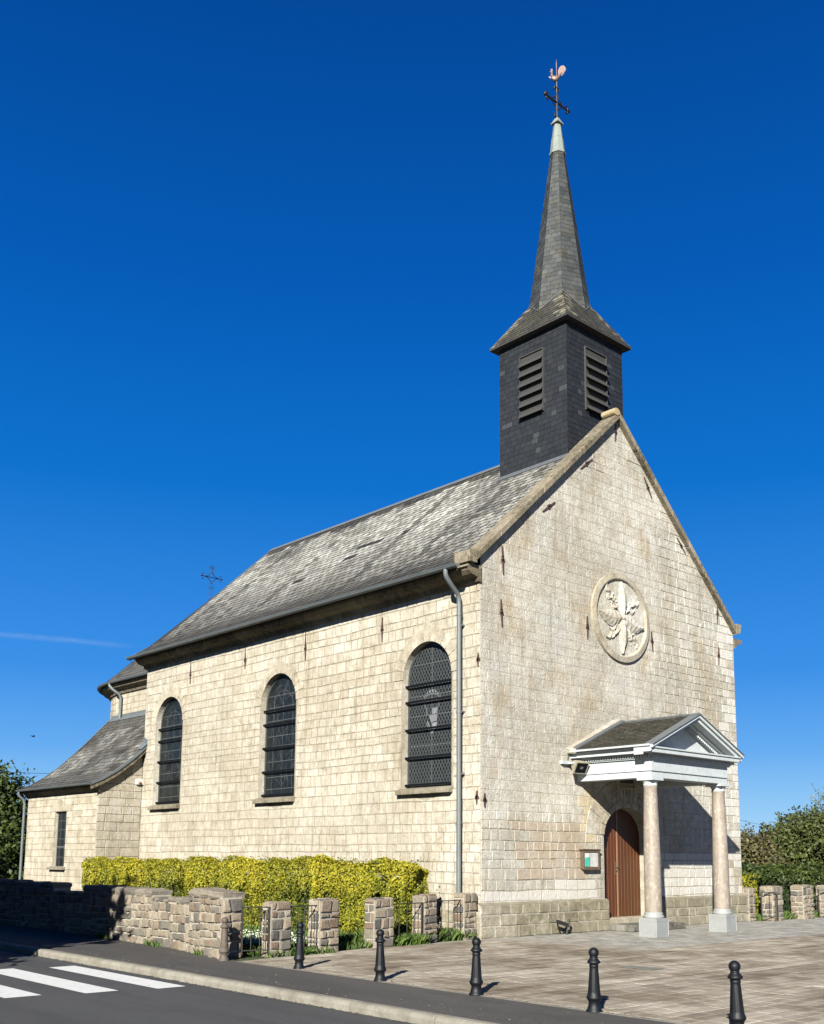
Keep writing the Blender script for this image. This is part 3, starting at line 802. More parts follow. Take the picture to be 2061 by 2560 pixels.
def line(mb, fr, p, q, wd, d, mi=0):
    a, b = Vector(p), Vector(q); t = (b-a)
    if t.length < 1e-5: return
    n_ = Vector((-t.y, t.x)).normalized()*wd/2
    mb.face([fr(*(a-n_), d), fr(*(b-n_), d), fr(*(b+n_), d), fr(*(a+n_), d)], mi)
BARS = [3.58, 4.26, 4.96, 5.66, 6.07]
for i, o in enumerate(WIN):
    c, w_, b, s, r = o
    g = MB(); pts = [(c-w_, b)]+arc_pts(c, w_, s, r, 24)+[(c+w_, b)]
    g.face([frS(u, v, -.185) for u, v in pts], 0)
    win = g.build('window', GLASS, church)
    if i: pass
    f = MB()      # thin frame round the glass
    inn = [(c-w_+.07, b+.05)]+arc_pts(c, w_-.07, s, r-.07, 24)+[(c+w_-.07, b+.05)]
    for k in range(len(pts)-1):
        f.face([frS(*pts[k], -.165), frS(*pts[k+1], -.165), frS(*inn[k+1], -.165), frS(*inn[k], -.165)])
        f.face([frS(*inn[k], -.165), frS(*inn[k+1], -.165), frS(*inn[k+1], -.185), frS(*inn[k], -.185)])
    f.build('window_frame', m_plain('slate_blue_frame', (.045, .055, .06), .5) if i == 0 else bpy.data.materials['slate_blue_frame'], win)
    l = MB()
    if i == 0:
        lattice(l, c, w_, b, s, r, .105, .175, .011, -.178, frS)
        for z in (4.55, 5.3, 5.8, 6.6): line(l, frS, (c-w_+.07, z), (c+w_-.07, z), .012, -.177)
        line(l, frS, (c, b+.05), (c, s+r-.1), .014, -.177)
    else:
        for z in (3.75, 4.1, 4.55, 5.0, 5.3, 5.75, 6.15, 6.5): line(l, frS, (c-w_+.1, z), (c+w_-.1, z+.01), .012, -.177, 0)
        for x in (-.5, 0, .5): line(l, frS, (c+x, b+.06), (c+x*.9, s+.3), .009, -.177, 0)
        for k in range(60):
            u = c+rnd.uniform(-.62, .62); v = rnd.uniform(b+.2, s+.45); a = rnd.uniform(.9, 2.2) if rnd.random() < .75 else rnd.uniform(0, 3.1); bend = rnd.uniform(-.25, .25)
            p = (u, v)
            for q_ in range(5):
                q = (p[0]+.075*math.cos(a), p[1]+.075*math.sin(a)); a += bend
                if abs(q[0]-c) < w_-.12 and (q[1] < s or ((q[0]-c)/(w_-.12))**2+((q[1]-s)/(r-.12))**2 < 1) and q[1] > b+.1: line(l, frS, p, q, .008, -.176-.0001*k, 1)
                p = q
        for k in range(7):    # pointed canopy over the figure
            a = math.pi*k/6
            line(l, frS, (c-.5*math.cos(a), 6.1+.55*math.sin(a)), (c-.5*math.cos(a+math.pi/6), 6.1+.55*math.sin(min(math.pi, a+math.pi/6))), .01, -.1775, 1)
    l.build('lead_cames', [LEADL, LEADD], win)
    if i == 0:      # coat of arms in the glass
        q = MB(); cz = 5.47
        D_ = -.172
        for k in range(7):
            a = math.pi*(.22+.56*k/6); a2 = a+.16
            P = [(c-.36*math.cos(t), cz-.02+rr*math.sin(t)*1.0) for t, rr in ((a, .43), (a2, .43), (a2, .36), (a, .36))]
            q.face([frS(u, v+.05, D_) for u, v in P], 0)
        for k in range(12):
            a = math.pi*(.2+.6*k/12); a2 = math.pi*(.2+.6*(k+1)/12)
            for rr in (.33, .17): line(q, frS, (c-.33*math.cos(a), cz+.03+rr*math.sin(a)), (c-.33*math.cos(a2), cz+.03+rr*math.sin(a2)), .012, D_-.001*(rr > .2), 1)
        line(q, frS, (c, cz+.2), (c, cz+.36), .014, D_+.001, 0)
        line(q, frS, (c-.30, cz+.2), (c-.2, cz-.02), .014, D_+.001, 0); line(q, frS, (c+.30, cz+.2), (c+.2, cz-.02), .014, D_+.001, 0)
        q.face([frS(c+.0+x, cz+y_, D_+.002) for x, y_ in ((.01, -.16), (.07, -.16), (.1, -.2), (.13, -.14), (.2, -.16), (.2, -.01), (.02, -.01))], 0)
        q.face([frS(c+x, cz+y_, D_+.002) for x, y_ in ((-.19, -.01), (-.19, -.16), (-.17, -.16), (-.17, -.01))], 1)
        q.face([frS(c+x, cz+y_, D_+.002) for x, y_ in ((0, -.36), (.19, -.34), (.19, -.185), (-.1, -.185), (0, -.42))], 0)
        q.face([frS(c+x, cz+y_, D_+.003) for x, y_ in ((-.18, -.31), (-.145, -.31), (.015, -.62), (-.01, -.65))], 0)
        q.face([frS(c+x, cz+y_, D_+.001) for x, y_ in ((.02, -.38), (.19, -.37), (.17, -.46), (.1, -.57), (.01, -.65))], 1)
        line(q, frS, (c-.19, cz-.36), (c-.1, cz-.55), .014, D_+.001, 1)
        q.build('coat_of_arms', [PALEG, m_plain('dim_glass_line', (.26, .27, .27), .5)], win)
    for z in BARS:
        k = MB(); hw = w_ if z <= s else w_*math.sqrt(1-((z-s)/r)**2)
        k.box(frS(c, z, -.085), (.025, 2*hw-.004, .052)); k.build('glazing_bar', BLACK, win)
    sm = MB(); 
    sm.prism([(-.17, b-.165), (.05, b-.165), (.05, b+.0), (-.02, b-.005), (-.17, b-.055)], 1, (LN-c)-w_-.06, (LN-c)+w_+.10, 0, .5)
    sm.build('sill', SILL, win, .012)

# --- medallion
mb = MB(); mc = (5.45, 8.29); n = 48
def ringrow(r, d): return [frF(mc[0]+r*1.03*math.cos(2*math.pi*k/n), mc[1]+r*.99*math.sin(2*math.pi*k/n), d) for k in range(n)]
mb.grid([ringrow(1.245, -.01), ringrow(1.24, .07), ringrow(1.225, .07), ringrow(1.10, .095), ringrow(1.07, .085), ringrow(1.04, .03)], 0, .6, 0, False, True)
med = mb.build('medallion', [DRESSED], church)
mb = MB(); mb.face(ringrow(1.06, .034), 0, .8); 
def leaf(mb, ang, L, wd, mi=0):
    ca, sa = math.cos(ang), math.sin(ang); n_ = 12; rows = []
    for i in range(n_+1):
        t = i/n_; hw = wd*(math.sin(math.pi*min(1, t*.92+.08))**.7)*(1+.07*math.cos(t*34))*(1-.35*t)
        if i == n_: hw = .01
        row = []
        for j in (-1, -.55, 0, .55, 1):
            x, y_ = t*L+.12*abs(j)*L*.25*(1-t), hw*j+.09*math.sin(t*3.0)*(1 if ang > 1.7 else -1)
            d = .045+(min(.085, wd*.38)*(1-j*j*.75)+(.02 if j == 0 else 0)+.008*math.cos(t*34+abs(j)*3))*(1-.3*t)
            if abs(j) == 1: d = .045+min(.015, wd*.1)
            row.append(frF(mc[0]+x*ca-y_*sa, mc[1]+x*sa+y_*ca, d))
        rows.append(row)
    mb.grid(rows, mi, rnd.uniform(.6, 1), 0, False)
    lo = [(r[0]-Vector((0, -.05, 0))) for r in rows]; hi = [(r[4]-Vector((0, -.05, 0))) for r in rows]
    mb.grid([[p for p in (r[0] for r in rows)], lo], mi, .5, 0, False); mb.grid([[p for p in (r[4] for r in rows)], hi], mi, .5, 0, False)
for a, L, wd in ((92, 1.0, .22), (178, .98, .27), (-8, 1.0, .27), (268, 1.0, .24), (236, .62, .12), (304, .62, .12)): leaf(mb, R_(a), L, wd)
for a, L in ((128, .88), (40, .8), (224, .75), (312, .82)):
    ca, sa = math.cos(R_(a)), math.sin(R_(a))
    mb.tube([frF(mc[0]+ca*L*t, mc[1]+sa*L*t, .05+.02*math.sin(t*5)) for t in (0, .3, .6, 1)], [.026, .022, .018, .012], 6, 0, .7)
    for k in range(16 if a in (128, 312) else 9):
        t = rnd.uniform(.3, 1.05); o = rnd.uniform(-.16, .16)
        mb.ball(frF(mc[0]+ca*L*t-sa*o, mc[1]+sa*L*t+ca*o, .03), rnd.uniform(.022, .045), 5, 0, rnd.random())
for a, L in ((128, .88), (40, .8), (224, .75), (312, .82)):
    for t, da in ((.38, 32), (.55, -30), (.72, 28), (.9, -8)):
        c0 = (mc[0]+math.cos(R_(a))*L*t, mc[1]+math.sin(R_(a))*L*t); sv = mc; mc = c0
        leaf(mb, R_(a+da), .26, .075); mc = sv
mb.ball(frF(mc[0], mc[1], .07), .1, 8, 0, .7); mb.ball(frF(mc[0]+.03, mc[1]-.12, .06), .06, 6, 0, .4)
mb.build('carved_leaf_relief', [RELIEF], med)

# --- iron wall ties
def tie(fr, u, v, L, ang, d=.02, extra=0.):
    mb = MB(); ca, sa = math.cos(ang), math.sin(ang)
    P = lambda t, o=0: fr(u+ca*t-sa*o, v+sa*t+ca*o, d+.012)
    def bar(t0, w0, t1, w1):
        pts = [P(t0, -w0), P(t0, w0), P(t1, w1), P(t1, -w1)]; back = [p-(fr(0, 0, 1)-fr(0, 0, 0))*.03 for p in pts]
        mb.face(pts)
        for k in range(4): mb.face([pts[k], back[k], back[(k+1) % 4], pts[(k+1) % 4]])
    h = L/2
    bar(-h, .008, -h*.2, .022); bar(-h*.2, .022, h*.2, .024); bar(h*.2, .024, h, .012)
    bar(-.03, .055, .03, .055); bar(h*.25-.015, .035, h*.25+.015, .035)
    if extra: mb.tube([P(h), P(h+extra)], .008, 5)
    return mb.build('wall_tie', RUST, church)
for y, z0, z1, e in ((3.54, 7.34, 8.01, 0), (6.9, 7.33, 8.0, .25), (10.0, 7.48, 8.0, .3), (13.25, 7.4, 7.98, .3), (.05, 6.25, 6.57, 0), (.1, 3.02, 3.34, 0)):
    tie(frS, LN-y, (z0+z1)/2, z1-z0, R_(90), .02, e)
for x0, z0, x1, z1 in ((.79, 8.61, .76, 9.32), (.74, 7.3, .70, 7.98), (4.01, 7.5, 4.01, 8.1), (6.92, 7.56, 6.87, 8.13), (10.31, 7.63, 10.35, 8.19), (10.32, 8.92, 10.36, 9.52), (8.71, 10.75, 8.29, 11.16), (7.07, 12.07, 6.72, 12.62), (5.40, 13.34, 5.44, 13.84), (3.84, 12.11, 4.35, 12.52), (2.27, 10.55, 2.76, 10.92), (.12, 2.96, .12, 3.29)):
    tie(frF, (x0+x1)/2, (z0+z1)/2, math.hypot(x1-x0, z1-z0), math.atan2(z1-z0, x1-x0))

# --- door
mb = MB(); c, w_, b, s, r = DOOR; Yd = .35
nb = 14
for k in range(nb):
    u0 = c-w_+2*w_*k/nb+.004; u1 = c-w_+2*w_*(k+1)/nb-.004
    def top(u): return s+r*math.sqrt(max(0, 1-((u-c)/w_)**2))
    tn = rnd.uniform(0, .5) if k < nb/2 else rnd.uniform(.3, 1)
    m_ = (u0+u1)/2
    pts = [(u0, b), (u1, b), (u1, top(u1)), (m_, top(m_)), (u0, top(u0))]
    q = [Vector((u, Yd-.03, v)) for u, v in pts]; z = [Vector((u, Yd, v)) for u, v in pts]
    mb.face(q, 0, tn)
    for k_ in range(5): mb.face([z[k_], z[(k_+1) % 5], q[(k_+1) % 5], q[k_]], 1 if k_ in (1, 4) else 0, tn)
mb.face([(c-w_, Yd, b), (c+w_, Yd, b), (c+w_, Yd, s), (c, Yd, s+r), (c-w_, Yd, s)], 1)
mb.bb((c-.05, Yd-.045, b+.01), (c-.0, Yd-.031, s+r-.05), 1)
door = mb.build('door', [DOORW, GROOVE], church)
mb = MB(); mb.bb((c-.12, Yd-.045, 1.38), (c-.07, Yd-.03, 1.75), 0)
mb.tube([(c-.095, Yd-.03, 1.6), (c-.095, Yd-.09, 1.6), (c-.02, Yd-.09, 1.585)], .011, 8)
mb.ball((c-.095, Yd-.055, 1.52), .03, 6)
mb.build('handle', m_plain('tarnished_brass', (.22, .17, .11), .4, .6), door)
mb = MB()
mb.bb((c-w_, -.075, 0), (c+w_, .36, b-.002), 0, .6)
mb.bb((4.62, -.82, 0), (6.72, -.076, .165), 1, .5)
mb.bb((6.72, -.74, 0), (7.05, -.1, .15), 1, .3)
mb.build('doorstep', [DRESSED, m_masonry('worn_step_stone', (.16, .15, .13), (.32, .31, .28), (.44, .43, .40), lich=(.08, .08, .07), lamt=.9)], church, .02)
# stone lamp niche above the door
mb = MB()
mb.bb((5.08, -.06, 3.62), (5.96, -.0, 3.69), 0, .5); mb.bb((5.08, -.06, 3.69), (5.2, -.0, 4.1), 0, .5); mb.bb((5.84, -.06, 3.69), (5.96, -.0, 4.1), 0, .5)
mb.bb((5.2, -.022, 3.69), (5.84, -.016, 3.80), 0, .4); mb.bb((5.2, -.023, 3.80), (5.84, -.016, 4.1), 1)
mb.build('door_niche', [DRESSED, SOFFIT], church)

# ================================================================== PORTICO
PX, PH = 5.15, 1.67            # centre and half width of the architrave
FY = -2.26
mb = MB()
def uframe(mb, off, z0, z1, mi=0, front=0.):
    """three-sided beam band: off = projection beyond the architrave face"""
    a, b = PX-PH-off, PX+PH+off; f = FY-off
    th = .36+off
    mb.bb((a, f, z0), (b, f+th, z1), mi)
    mb.bb((a, f+th, z0), (a+th, 0, z1), mi); mb.bb((b-th, f+th, z0), (b, 0, z1), mi)
uframe(mb, 0, 3.73, 3.885); uframe(mb, .03, 3.885, 3.93); uframe(mb, .012, 3.93, 4.17); uframe(mb, .06, 4.17, 4.20)
uframe(mb, .07, 4.27, 4.30); uframe(mb, .24, 4.30, 4.40); uframe(mb, .27, 4.40, 4.44)
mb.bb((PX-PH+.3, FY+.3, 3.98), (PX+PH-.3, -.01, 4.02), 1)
k = PX-PH-.03
while k < PX+PH+.03:
    mb.bb((k, FY-.10, 4.2), (k+.045, FY+.3, 4.27), 0); k += .075
k = FY-.03
while k < -.1:
    mb.bb((PX-PH-.10, k, 4.2), (PX-PH+.3, k+.045, 4.27), 0); mb.bb((PX+PH-.3, k, 4.2), (PX+PH+.10, k+.045, 4.27), 0); k += .075
portico = mb.build('portico', [WHITE, WHITE_D], church, .007)
# pediment: tympanum and raking cornice
mb = MB()
apx, apz, ex, ez = PX, 5.36, PX+2.02, 4.47
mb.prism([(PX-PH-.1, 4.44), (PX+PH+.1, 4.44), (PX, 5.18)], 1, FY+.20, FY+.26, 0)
def rake(y0, y1, lo, hi, mi):
    for sg in (-1, 1):
        poly = [(PX+sg*(ex-PX)*1.0, ez+lo), (PX, apz+lo), (PX, apz+hi), (PX+sg*(ex-PX)*1.0, ez+hi)]
        if sg > 0: poly = poly[::-1]
        mb.prism(poly, 1, y0, y1, mi)
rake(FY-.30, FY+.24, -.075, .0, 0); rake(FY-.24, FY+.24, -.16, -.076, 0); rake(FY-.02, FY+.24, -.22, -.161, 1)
rake(FY-.33, FY-.05, .002, .028, 2)
sl = (apz-ez)/(ex-PX)
for sg in (-1, 1):
    t = .14
    while t < 1.75:
        x = PX+sg*t; z = apz-sl*t-.235
        if z > 4.46: mb.box((x, FY+.12, z-.02), (.045, .12, .06))
        t += .075
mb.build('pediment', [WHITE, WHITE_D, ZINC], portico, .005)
# portico roof
mb = MB()
for sg in (-1, 1):
    A = Vector((PX+sg*2.04, 0, 4.475)); B = Vector((PX, 0, 5.375)); V = (B-A).normalized(); L = (B-A).length
    tf = lambda u, v: (rnd.random(), rnd.random()*.8)
    if sg < 0: slates(mb, (A.x, 0, A.z+.012), (0, -1, 0), V, L, Z(.22), Z(2.33), .13, .16, .014, tf, 0)
    else: slates(mb, (A.x, 0, A.z+.012), (0, 1, 0), V, L, Z(-2.33), Z(-.22), .13, .16, .014, tf, 0)
    # flashing against the wall and mortar fillet
    n_ = Vector((-V.z*sg*-1, 0, V.x*-sg)).normalized()
    for (y0, y1, h, mi) in ((-.30, -.18, .05, 1),):
        P = [A+Vector((0, y0, h)), B+Vector((0, y0, h)), B+Vector((0, y1, h+.03)), A+Vector((0, y1, h+.03))]
        mb.face(P, mi); mb.face([P[3], P[2], Vector((B.x, -.0, B.z+.13)), Vector((A.x+sg*.04, -.0, A.z+.08))], 2, .1, 0.)
        mb.face([P[0], P[1], P[1]-Vector((0, 0, .08)), P[0]-Vector((0, 0, .08))], mi)
        mb.face([P[0], P[0]-Vector((0, 0, .12)), Vector((A.x, 0, A.z-.05)), Vector((A.x+sg*.04, 0, A.z+.08)), P[3]], 2, .1, 0.)
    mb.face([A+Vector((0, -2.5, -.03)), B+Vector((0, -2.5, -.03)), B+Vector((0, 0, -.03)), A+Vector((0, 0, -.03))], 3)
    mb.bb((A.x-.02, -2.5, A.z-.035), (A.x+.02, -.1, A.z+.012), 3)
mb.prism([(PX-.15, 5.325), (PX, 5.41), (PX+.15, 5.325), (PX, 5.36)], 1, -2.58, -.2, 1)
mb.build('portico_roof', [SLATE_P, LEADF, STONE_F, WHITE_D], portico)
def column(x, y):
    mb = MB(); c_ = (x, y, 0)
    mb.prism([(x-.24, y-.24), (x+.24, y-.24), (x+.24, y+.24), (x-.24, y+.24)], 2, 0, .44, 1)
    mb.prism([(x-.255, y-.255), (x+.255, y-.255), (x+.255, y+.255), (x-.255, y+.255)], 2, .0, .035, 1)
    for dx, dy in ((-1, -1), (1, -1), (1, 1), (-1, 1)): mb.tube([(x+dx*.237, y+dy*.237, .03), (x+dx*.237, y+dy*.237, .40)], .014, 6, 1)
    mb.prism([(x-.245, y-.245), (x+.245, y-.245), (x+.245, y+.245), (x-.245, y+.245)], 2, .37, .385, 1)
    mb.lathe([(.235, .44), (.25, .465), (.245, .49), (.225, .505), (.215, .52), (.222, .54), (.215, .56), (.2, .575)], c_, 28, 1)
    mb.lathe([(.198, .575), (.2, .6), (.2, 1.2), (.196, 1.9), (.182, 2.6), (.165, 3.2), (.158, 3.5), (.166, 3.52), (.166, 3.54)], c_, 32, 0)
    mb.lathe([(.158, 3.54), (.172, 3.555), (.165, 3.57), (.16, 3.6), (.185, 3.64), (.21, 3.665), (.21, 3.67)], c_, 28, 2)
    mb.bb((x-.225, y-.225, 3.67), (x+.225, y+.225, 3.727), 2)
    return mb.build('column', [MARBLE, LEAD, WHITE], portico)
column(3.70, -2.07); column(6.63, -2.10)

# ================================================================== STEEPLE
TX, TY, TS = 4.33, .80, 2.58; TC = (TX+TS/2, TY+TS/2)
mb = MB()
def tt(u, v):
    t = rnd.random()*.5+.2*fbm(u, v, 3); k = 0.
    if rnd.random() < .035: k = .55
    return t, k
LVZ = (14.45, 16.32)
corners = [(TX, TY+TS), (TX, TY), (TX+TS, TY), (TX+TS, TY+TS)]
for i in range(4):
    p, q = corners[i], corners[(i+1) % 4]; U = Vector((q[0]-p[0], q[1]-p[1], 0))
    slates(mb, (p[0], p[1], 12.0), U, (0, 0, 1), 5.0, Z(0), Z(TS), .155, .21, .009, tt, 0)
mb.face([(TX, TY, 16.99), (TX+TS, TY, 16.99), (TX+TS, TY+TS, 16.99), (TX, TY+TS, 16.99)], 0)
# lead flashing where the tower meets the roof
zr = lambda x: E1[1]+(x-E1[0])*(RZ-E1[1])/(RX-E1[0])
mb.box((TX-.05, TY+TS/2, zr(TX-.05)+.035), (.14, TS+.16, .02), 1, .5, 0, Matrix.Rotation(-math.atan(.914), 3, 'Y'))
mb.bb((TX-.02, TY+.0, zr(TX)-.05), (TX-.012, TY+TS, zr(TX)+.09), 1)
steeple = mb.build('steeple', [SLATE_T, LEADF], church)
LOUV = m_plain('weathered_louvre_wood', (.036, .036, .034), .8, 0, .2, 12)
def louvre(fr, u0, u1, v0, v1):
    mb = MB()
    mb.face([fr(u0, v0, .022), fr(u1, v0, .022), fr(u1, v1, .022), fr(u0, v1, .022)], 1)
    for (a, b, c_, d_) in ((u0-.03, u0, v0-.02, v1+.03), (u1, u1+.03, v0-.02, v1+.03), (u0, u1, v1, v1+.03)):
        P = [fr(a, c_, .06), fr(b, c_, .06), fr(b, d_, .06), fr(a, d_, .06)]; Q = [p-(fr(0, 0, 1)-fr(0, 0, 0))*.06 for p in P]
        mb.face(P, 0)
        for k in range(4): mb.face([P[k], Q[k], Q[(k+1) % 4], P[(k+1) % 4]], 0)
    n_ = 6
    for k in range(n_):
        z = v0+(v1-v0)*k/n_
        P = [fr(u0-.02, z, .14), fr(u1+.02, z, .14), fr(u1+.02, z+.13, .03), fr(u0-.02, z+.13, .03)]
        Q = [p-Vector((0, 0, .022)) for p in P]
        mb.face(P, 0, .5); mb.face(list(reversed(Q)), 0, .5); mb.face([Q[0], Q[1], P[1], P[0]], 0, .5); mb.face([Q[1], Q[2], P[2], P[1]], 0); mb.face([Q[3], Q[0], P[0], P[3]], 0)
    return mb.build('louvre', [LOUV, SOFFIT], steeple)
louvre(frame((TX, TY+TS, 0), (0, -1, 0), (0, 0, 1)), .86, 1.72, *LVZ)
louvre(frame((TX, TY, 0), (1, 0, 0), (0, 0, 1)), .80, 1.74, *LVZ)
# skirt roof
o = .21; ZE = 16.93; h0 = TS/2+o
mb = MB()
for i in range(4):
    a = i*math.pi/2
    U = Vector((math.cos(a), math.sin(a), 0)); Nn = Vector((math.sin(a), -math.cos(a), 0))
    A = Vector((TC[0], TC[1], ZE))+Nn*h0; top_in = .42; L = math.hypot(h0-top_in, (h0-top_in)*1.6)
    V = (-Nn*(h0-top_in)+Vector((0, 0, (h0-top_in)*1.6))).normalized()
    slates(mb, A, U, V, L, lambda v, L=L: -(h0+(top_in-h0)*v/L), lambda v, L=L: h0+(top_in-h0)*v/L, .15, .2, .012, lambda u, v, h=h0: (rnd.random()*.7, (1.0 if abs(abs(u)-(h-v*.5)) < .38 and rnd.random() < .6 else .12)*rnd.uniform(.3, 1)), 0)
    mb.face([A-U*h0+Vector((0, 0, .015)), A+U*h0+Vector((0, 0, .015)), A+U*h0-Vector((0, 0, .05)), A-U*h0-Vector((0, 0, .05))], 1)
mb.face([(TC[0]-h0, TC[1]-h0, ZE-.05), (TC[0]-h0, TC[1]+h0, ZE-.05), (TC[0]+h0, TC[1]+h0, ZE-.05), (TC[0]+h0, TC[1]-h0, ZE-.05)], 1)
mb.build('skirt_roof', [SLATE_SK, SOFFIT], steeple)
# octagonal spire
RB, RT, ZB, ZT = 1.06, .215, 17.2, 23.36
mb = MB()
for i in range(8):
    a0, a1 = math.pi/4*i, math.pi/4*(i+1)
    B0, B1 = Vector((TC[0]+RB*math.cos(a0), TC[1]+RB*math.sin(a0), ZB)), Vector((TC[0]+RB*math.cos(a1), TC[1]+RB*math.sin(a1), ZB))
    T0, T1 = Vector((TC[0]+RT*math.cos(a0), TC[1]+RT*math.sin(a0), ZT)), Vector((TC[0]+RT*math.cos(a1), TC[1]+RT*math.sin(a1), ZT))
    U = (B1-B0).normalized(); Om = (B0+B1)/2; V = ((T0+T1)/2-Om); L = V.length; hb = (B1-B0).length/2; ht = (T1-T0).length/2
    def st(u, v, i=i):
        s_ = rnd.random()
        k = .03+.75*max(0, 1-v/2.0)*(1 if i in (6, 7) else .12)
        return s_, k*rnd.uniform(.3, 1.4)
    slates(mb, Om, U, V, L, lambda v, L=L: -(hb+(ht-hb)*v/L), lambda v, L=L: hb+(ht-hb)*v/L, .15, .2, .009, st, 0)
# lead flashing along the broaches
def skirt_z(x, y): return ZE+1.6*(h0-max(abs(x-TC[0]), abs(y-TC[1])))
pts = []
for k in range(65):
    a = 2*math.pi*k/64
    # where the octagon meets the skirt at this bearing
    lo, hi = .2, 1.2
    for _ in range(24):
        m_ = (lo+hi)/2; x, y = TC[0]+m_*math.cos(a), TC[1]+m_*math.sin(a); z = skirt_z(x, y)
        am = (a % (math.pi/4))-math.pi/8
        ro = (RB+(RT-RB)*(z-ZB)/(ZT-ZB))*math.cos(math.pi/8)/math.cos(am)
        if m_ > ro: hi = m_
        else: lo = m_
    pts.append((TC[0]+(hi+.012)*math.cos(a), TC[1]+(hi+.012)*math.sin(a), z+.02))
mb.tube(pts, .014, 5, 1, .5, False)
spire = mb.build('spire', [SLATE_S, LEADF], steeple)
BRIGHT = m_plain('bright_metal', (.8, .8, .8), .25, .8)
# row of bright slate hooks up the right hand hip
mb = MB()
for k in range(14):
    t = .04+k*.07; a = -math.pi/4+math.pi/2*0
    a = 0.
    r_ = RB+(RT-RB)*t+.02; z = ZB+(ZT-ZB)*t
    mb = MB(); mb.ball((TC[0]+r_*math.cos(a), TC[1]+r_*math.sin(a), z+.4), .022 if k != 7 else .04, 5); mb.build('ridge_hook', BRIGHT, steeple)

mb = MB()
mb.lathe([(.255, 23.30), (.262, 23.36), (.235, 23.37), (.185, 23.84), (.192, 23.86), (.172, 23.87), (.122, 24.27), (.122, 24.30)], (TC[0], TC[1], 0), 8, 0, .5, None, False)
mb.prism([(TC[0]-.14, TC[1]-.14), (TC[0]+.14, TC[1]-.14), (TC[0]+.14, TC[1]+.14), (TC[0]-.14, TC[1]+.14)], 2, 24.36, 24.39, 0)
b4 = [(TC[0]+dx*.13, TC[1]+dy*.13, 24.39) for dx, dy in ((-1, -1), (1, -1), (1, 1), (-1, 1))]; t4 = [(TC[0]+dx*.045, TC[1]+dy*.045, 24.58) for dx, dy in ((-1, -1), (1, -1), (1, 1), (-1, 1))]
for k in range(4): mb.face([b4[k], b4[(k+1) % 4], t4[(k+1) % 4], t4[k]])
mb.face(t4); mb.lathe([(.1, 24.30), (.1, 24.36)], (TC[0], TC[1], 0), 8)
mb.build('spire_cap', [ZINC_L], steeple)
# wrought iron cross
def scroll(mb, c_, r, a0, a1, plane, n_=9, rad=.016):
    mb.tube([(c_[0]+plane[0]*r*(1-.5*i/n_)*math.cos(a0+(a1-a0)*i/n_), c_[1]+plane[1]*r*(1-.5*i/n_)*math.cos(a0+(a1-a0)*i/n_), c_[2]+r*(1-.5*i/n_)*math.sin(a0+(a1-a0)*i/n_)) for i in range(n_+1)], rad, 5)
def iron_cross(name, parent, cx, cy, z0, zc, zt, arm, rad, foot=False):
    mb = MB(); 
    mb.tube([(cx, cy, z0), (cx, cy, zt)], rad, 8)
    mb.tube([(cx-arm, cy, zc), (cx+arm, cy, zc)], rad*1.05, 8)
    up = zt-zc-.05
    for sx in (-1, 1):
        mb.ball((cx+sx*arm, cy, zc), rad*1.9, 6, 0, .5, (1.5, 1, 1))
        for sz in (-1, 1):
            # curved braces between the arms
            pts = []
            for i in range(9):
                a = math.pi/2*i/8
                pts.append((cx+sx*(arm*.78)*(1-math.sin(a)), cy, zc+sz*(arm*.78)*(1-math.cos(a))))
            mb.tube(pts, rad*.75, 6)
            scroll(mb, (cx+sx*arm*.84, cy, zc+sz*.075), .075, -math.pi/2*sz, -math.pi/2*sz+math.pi*1.4*sx*sz, (1, 0), 9, rad*.8)
            scroll(mb, (cx+sx*.07, cy, zc+sz*arm*.86), .07, math.pi if sx > 0 else 0, (math.pi-1.5*math.pi*sz) if sx > 0 else 1.5*math.pi*sz, (1, 0), 9, rad*.8)
    if foot: mb.lathe([(.09, 0), (.1, .03), (.04, .06)], (cx, cy, z0), 10)
    else: mb.ball((cx, cy, z0+.05), rad*2, 6)
    if foot: mb.ball((cx, cy, zt), rad*2.2, 6, 0, .5, (1, 1, 1.7))
    return mb.build(name, IRON, parent)
iron_cross('iron_cross', steeple, TC[0], TC[1], 24.5, 25.11, 25.62, .54, .03)
# weathercock
mb = MB(); ax = Vector((.736, -.676, 0)); px = Vector((.676, .736, 0))
def cock(pts, mi=0, th=.05):
    P = [Vector((TC[0], TC[1], 0))+ax*a+Vector((0, 0, z))-px*th/2 for a, z in pts]; Q = [p+px*th for p in P]
    mb.face(P, mi); mb.face(list(reversed(Q)), mi)
    for k in range(len(P)): mb.face([P[k], Q[k], Q[(k+1) % len(P)], P[(k+1) % len(P)]], mi)
mb.tube([(TC[0], TC[1], 25.60), (TC[0], TC[1], 25.72), (TC[0], TC[1], 25.88)], [.035, .022, .02], 8)
mb.tube([(TC[0], TC[1], 26.0), (TC[0], TC[1], 26.35), (TC[0], TC[1], 26.52), (TC[0], TC[1], 26.7)], [.018, .016, .03, .006], 8)
C0 = Vector((TC[0], TC[1], 25.98))
rows = []
for i, (a, z, r_) in enumerate([(-.27, 26.02, .03), (-.24, 26.0, .075), (-.14, 25.97, .11), (-.0, 25.96, .115), (.1, 26.02, .09), (.2, 26.12, .06), (.27, 26.2, .03)]):
    p = Vector((TC[0], TC[1], z))+ax*a
    rows.append([p+px*r_*.75*math.cos(t)+Vector((0, 0, 1))*r_*math.sin(t) for t in [2*math.pi*k/10 for k in range(10)]])
mb.grid(rows, 0, .5, 0, True, True)
mb.tube([Vector((TC[0], TC[1], 26.02))-ax*.2, Vector((TC[0], TC[1], 26.12))-ax*.22, Vector((TC[0], TC[1], 26.22))-ax*.215], [.075, .05, .045], 8)
mb.ball(Vector((TC[0], TC[1], 26.23))-ax*.225, .052, 6)
cock([(-.33, 26.22), (-.26, 26.25), (-.26, 26.2)], 0, .02)
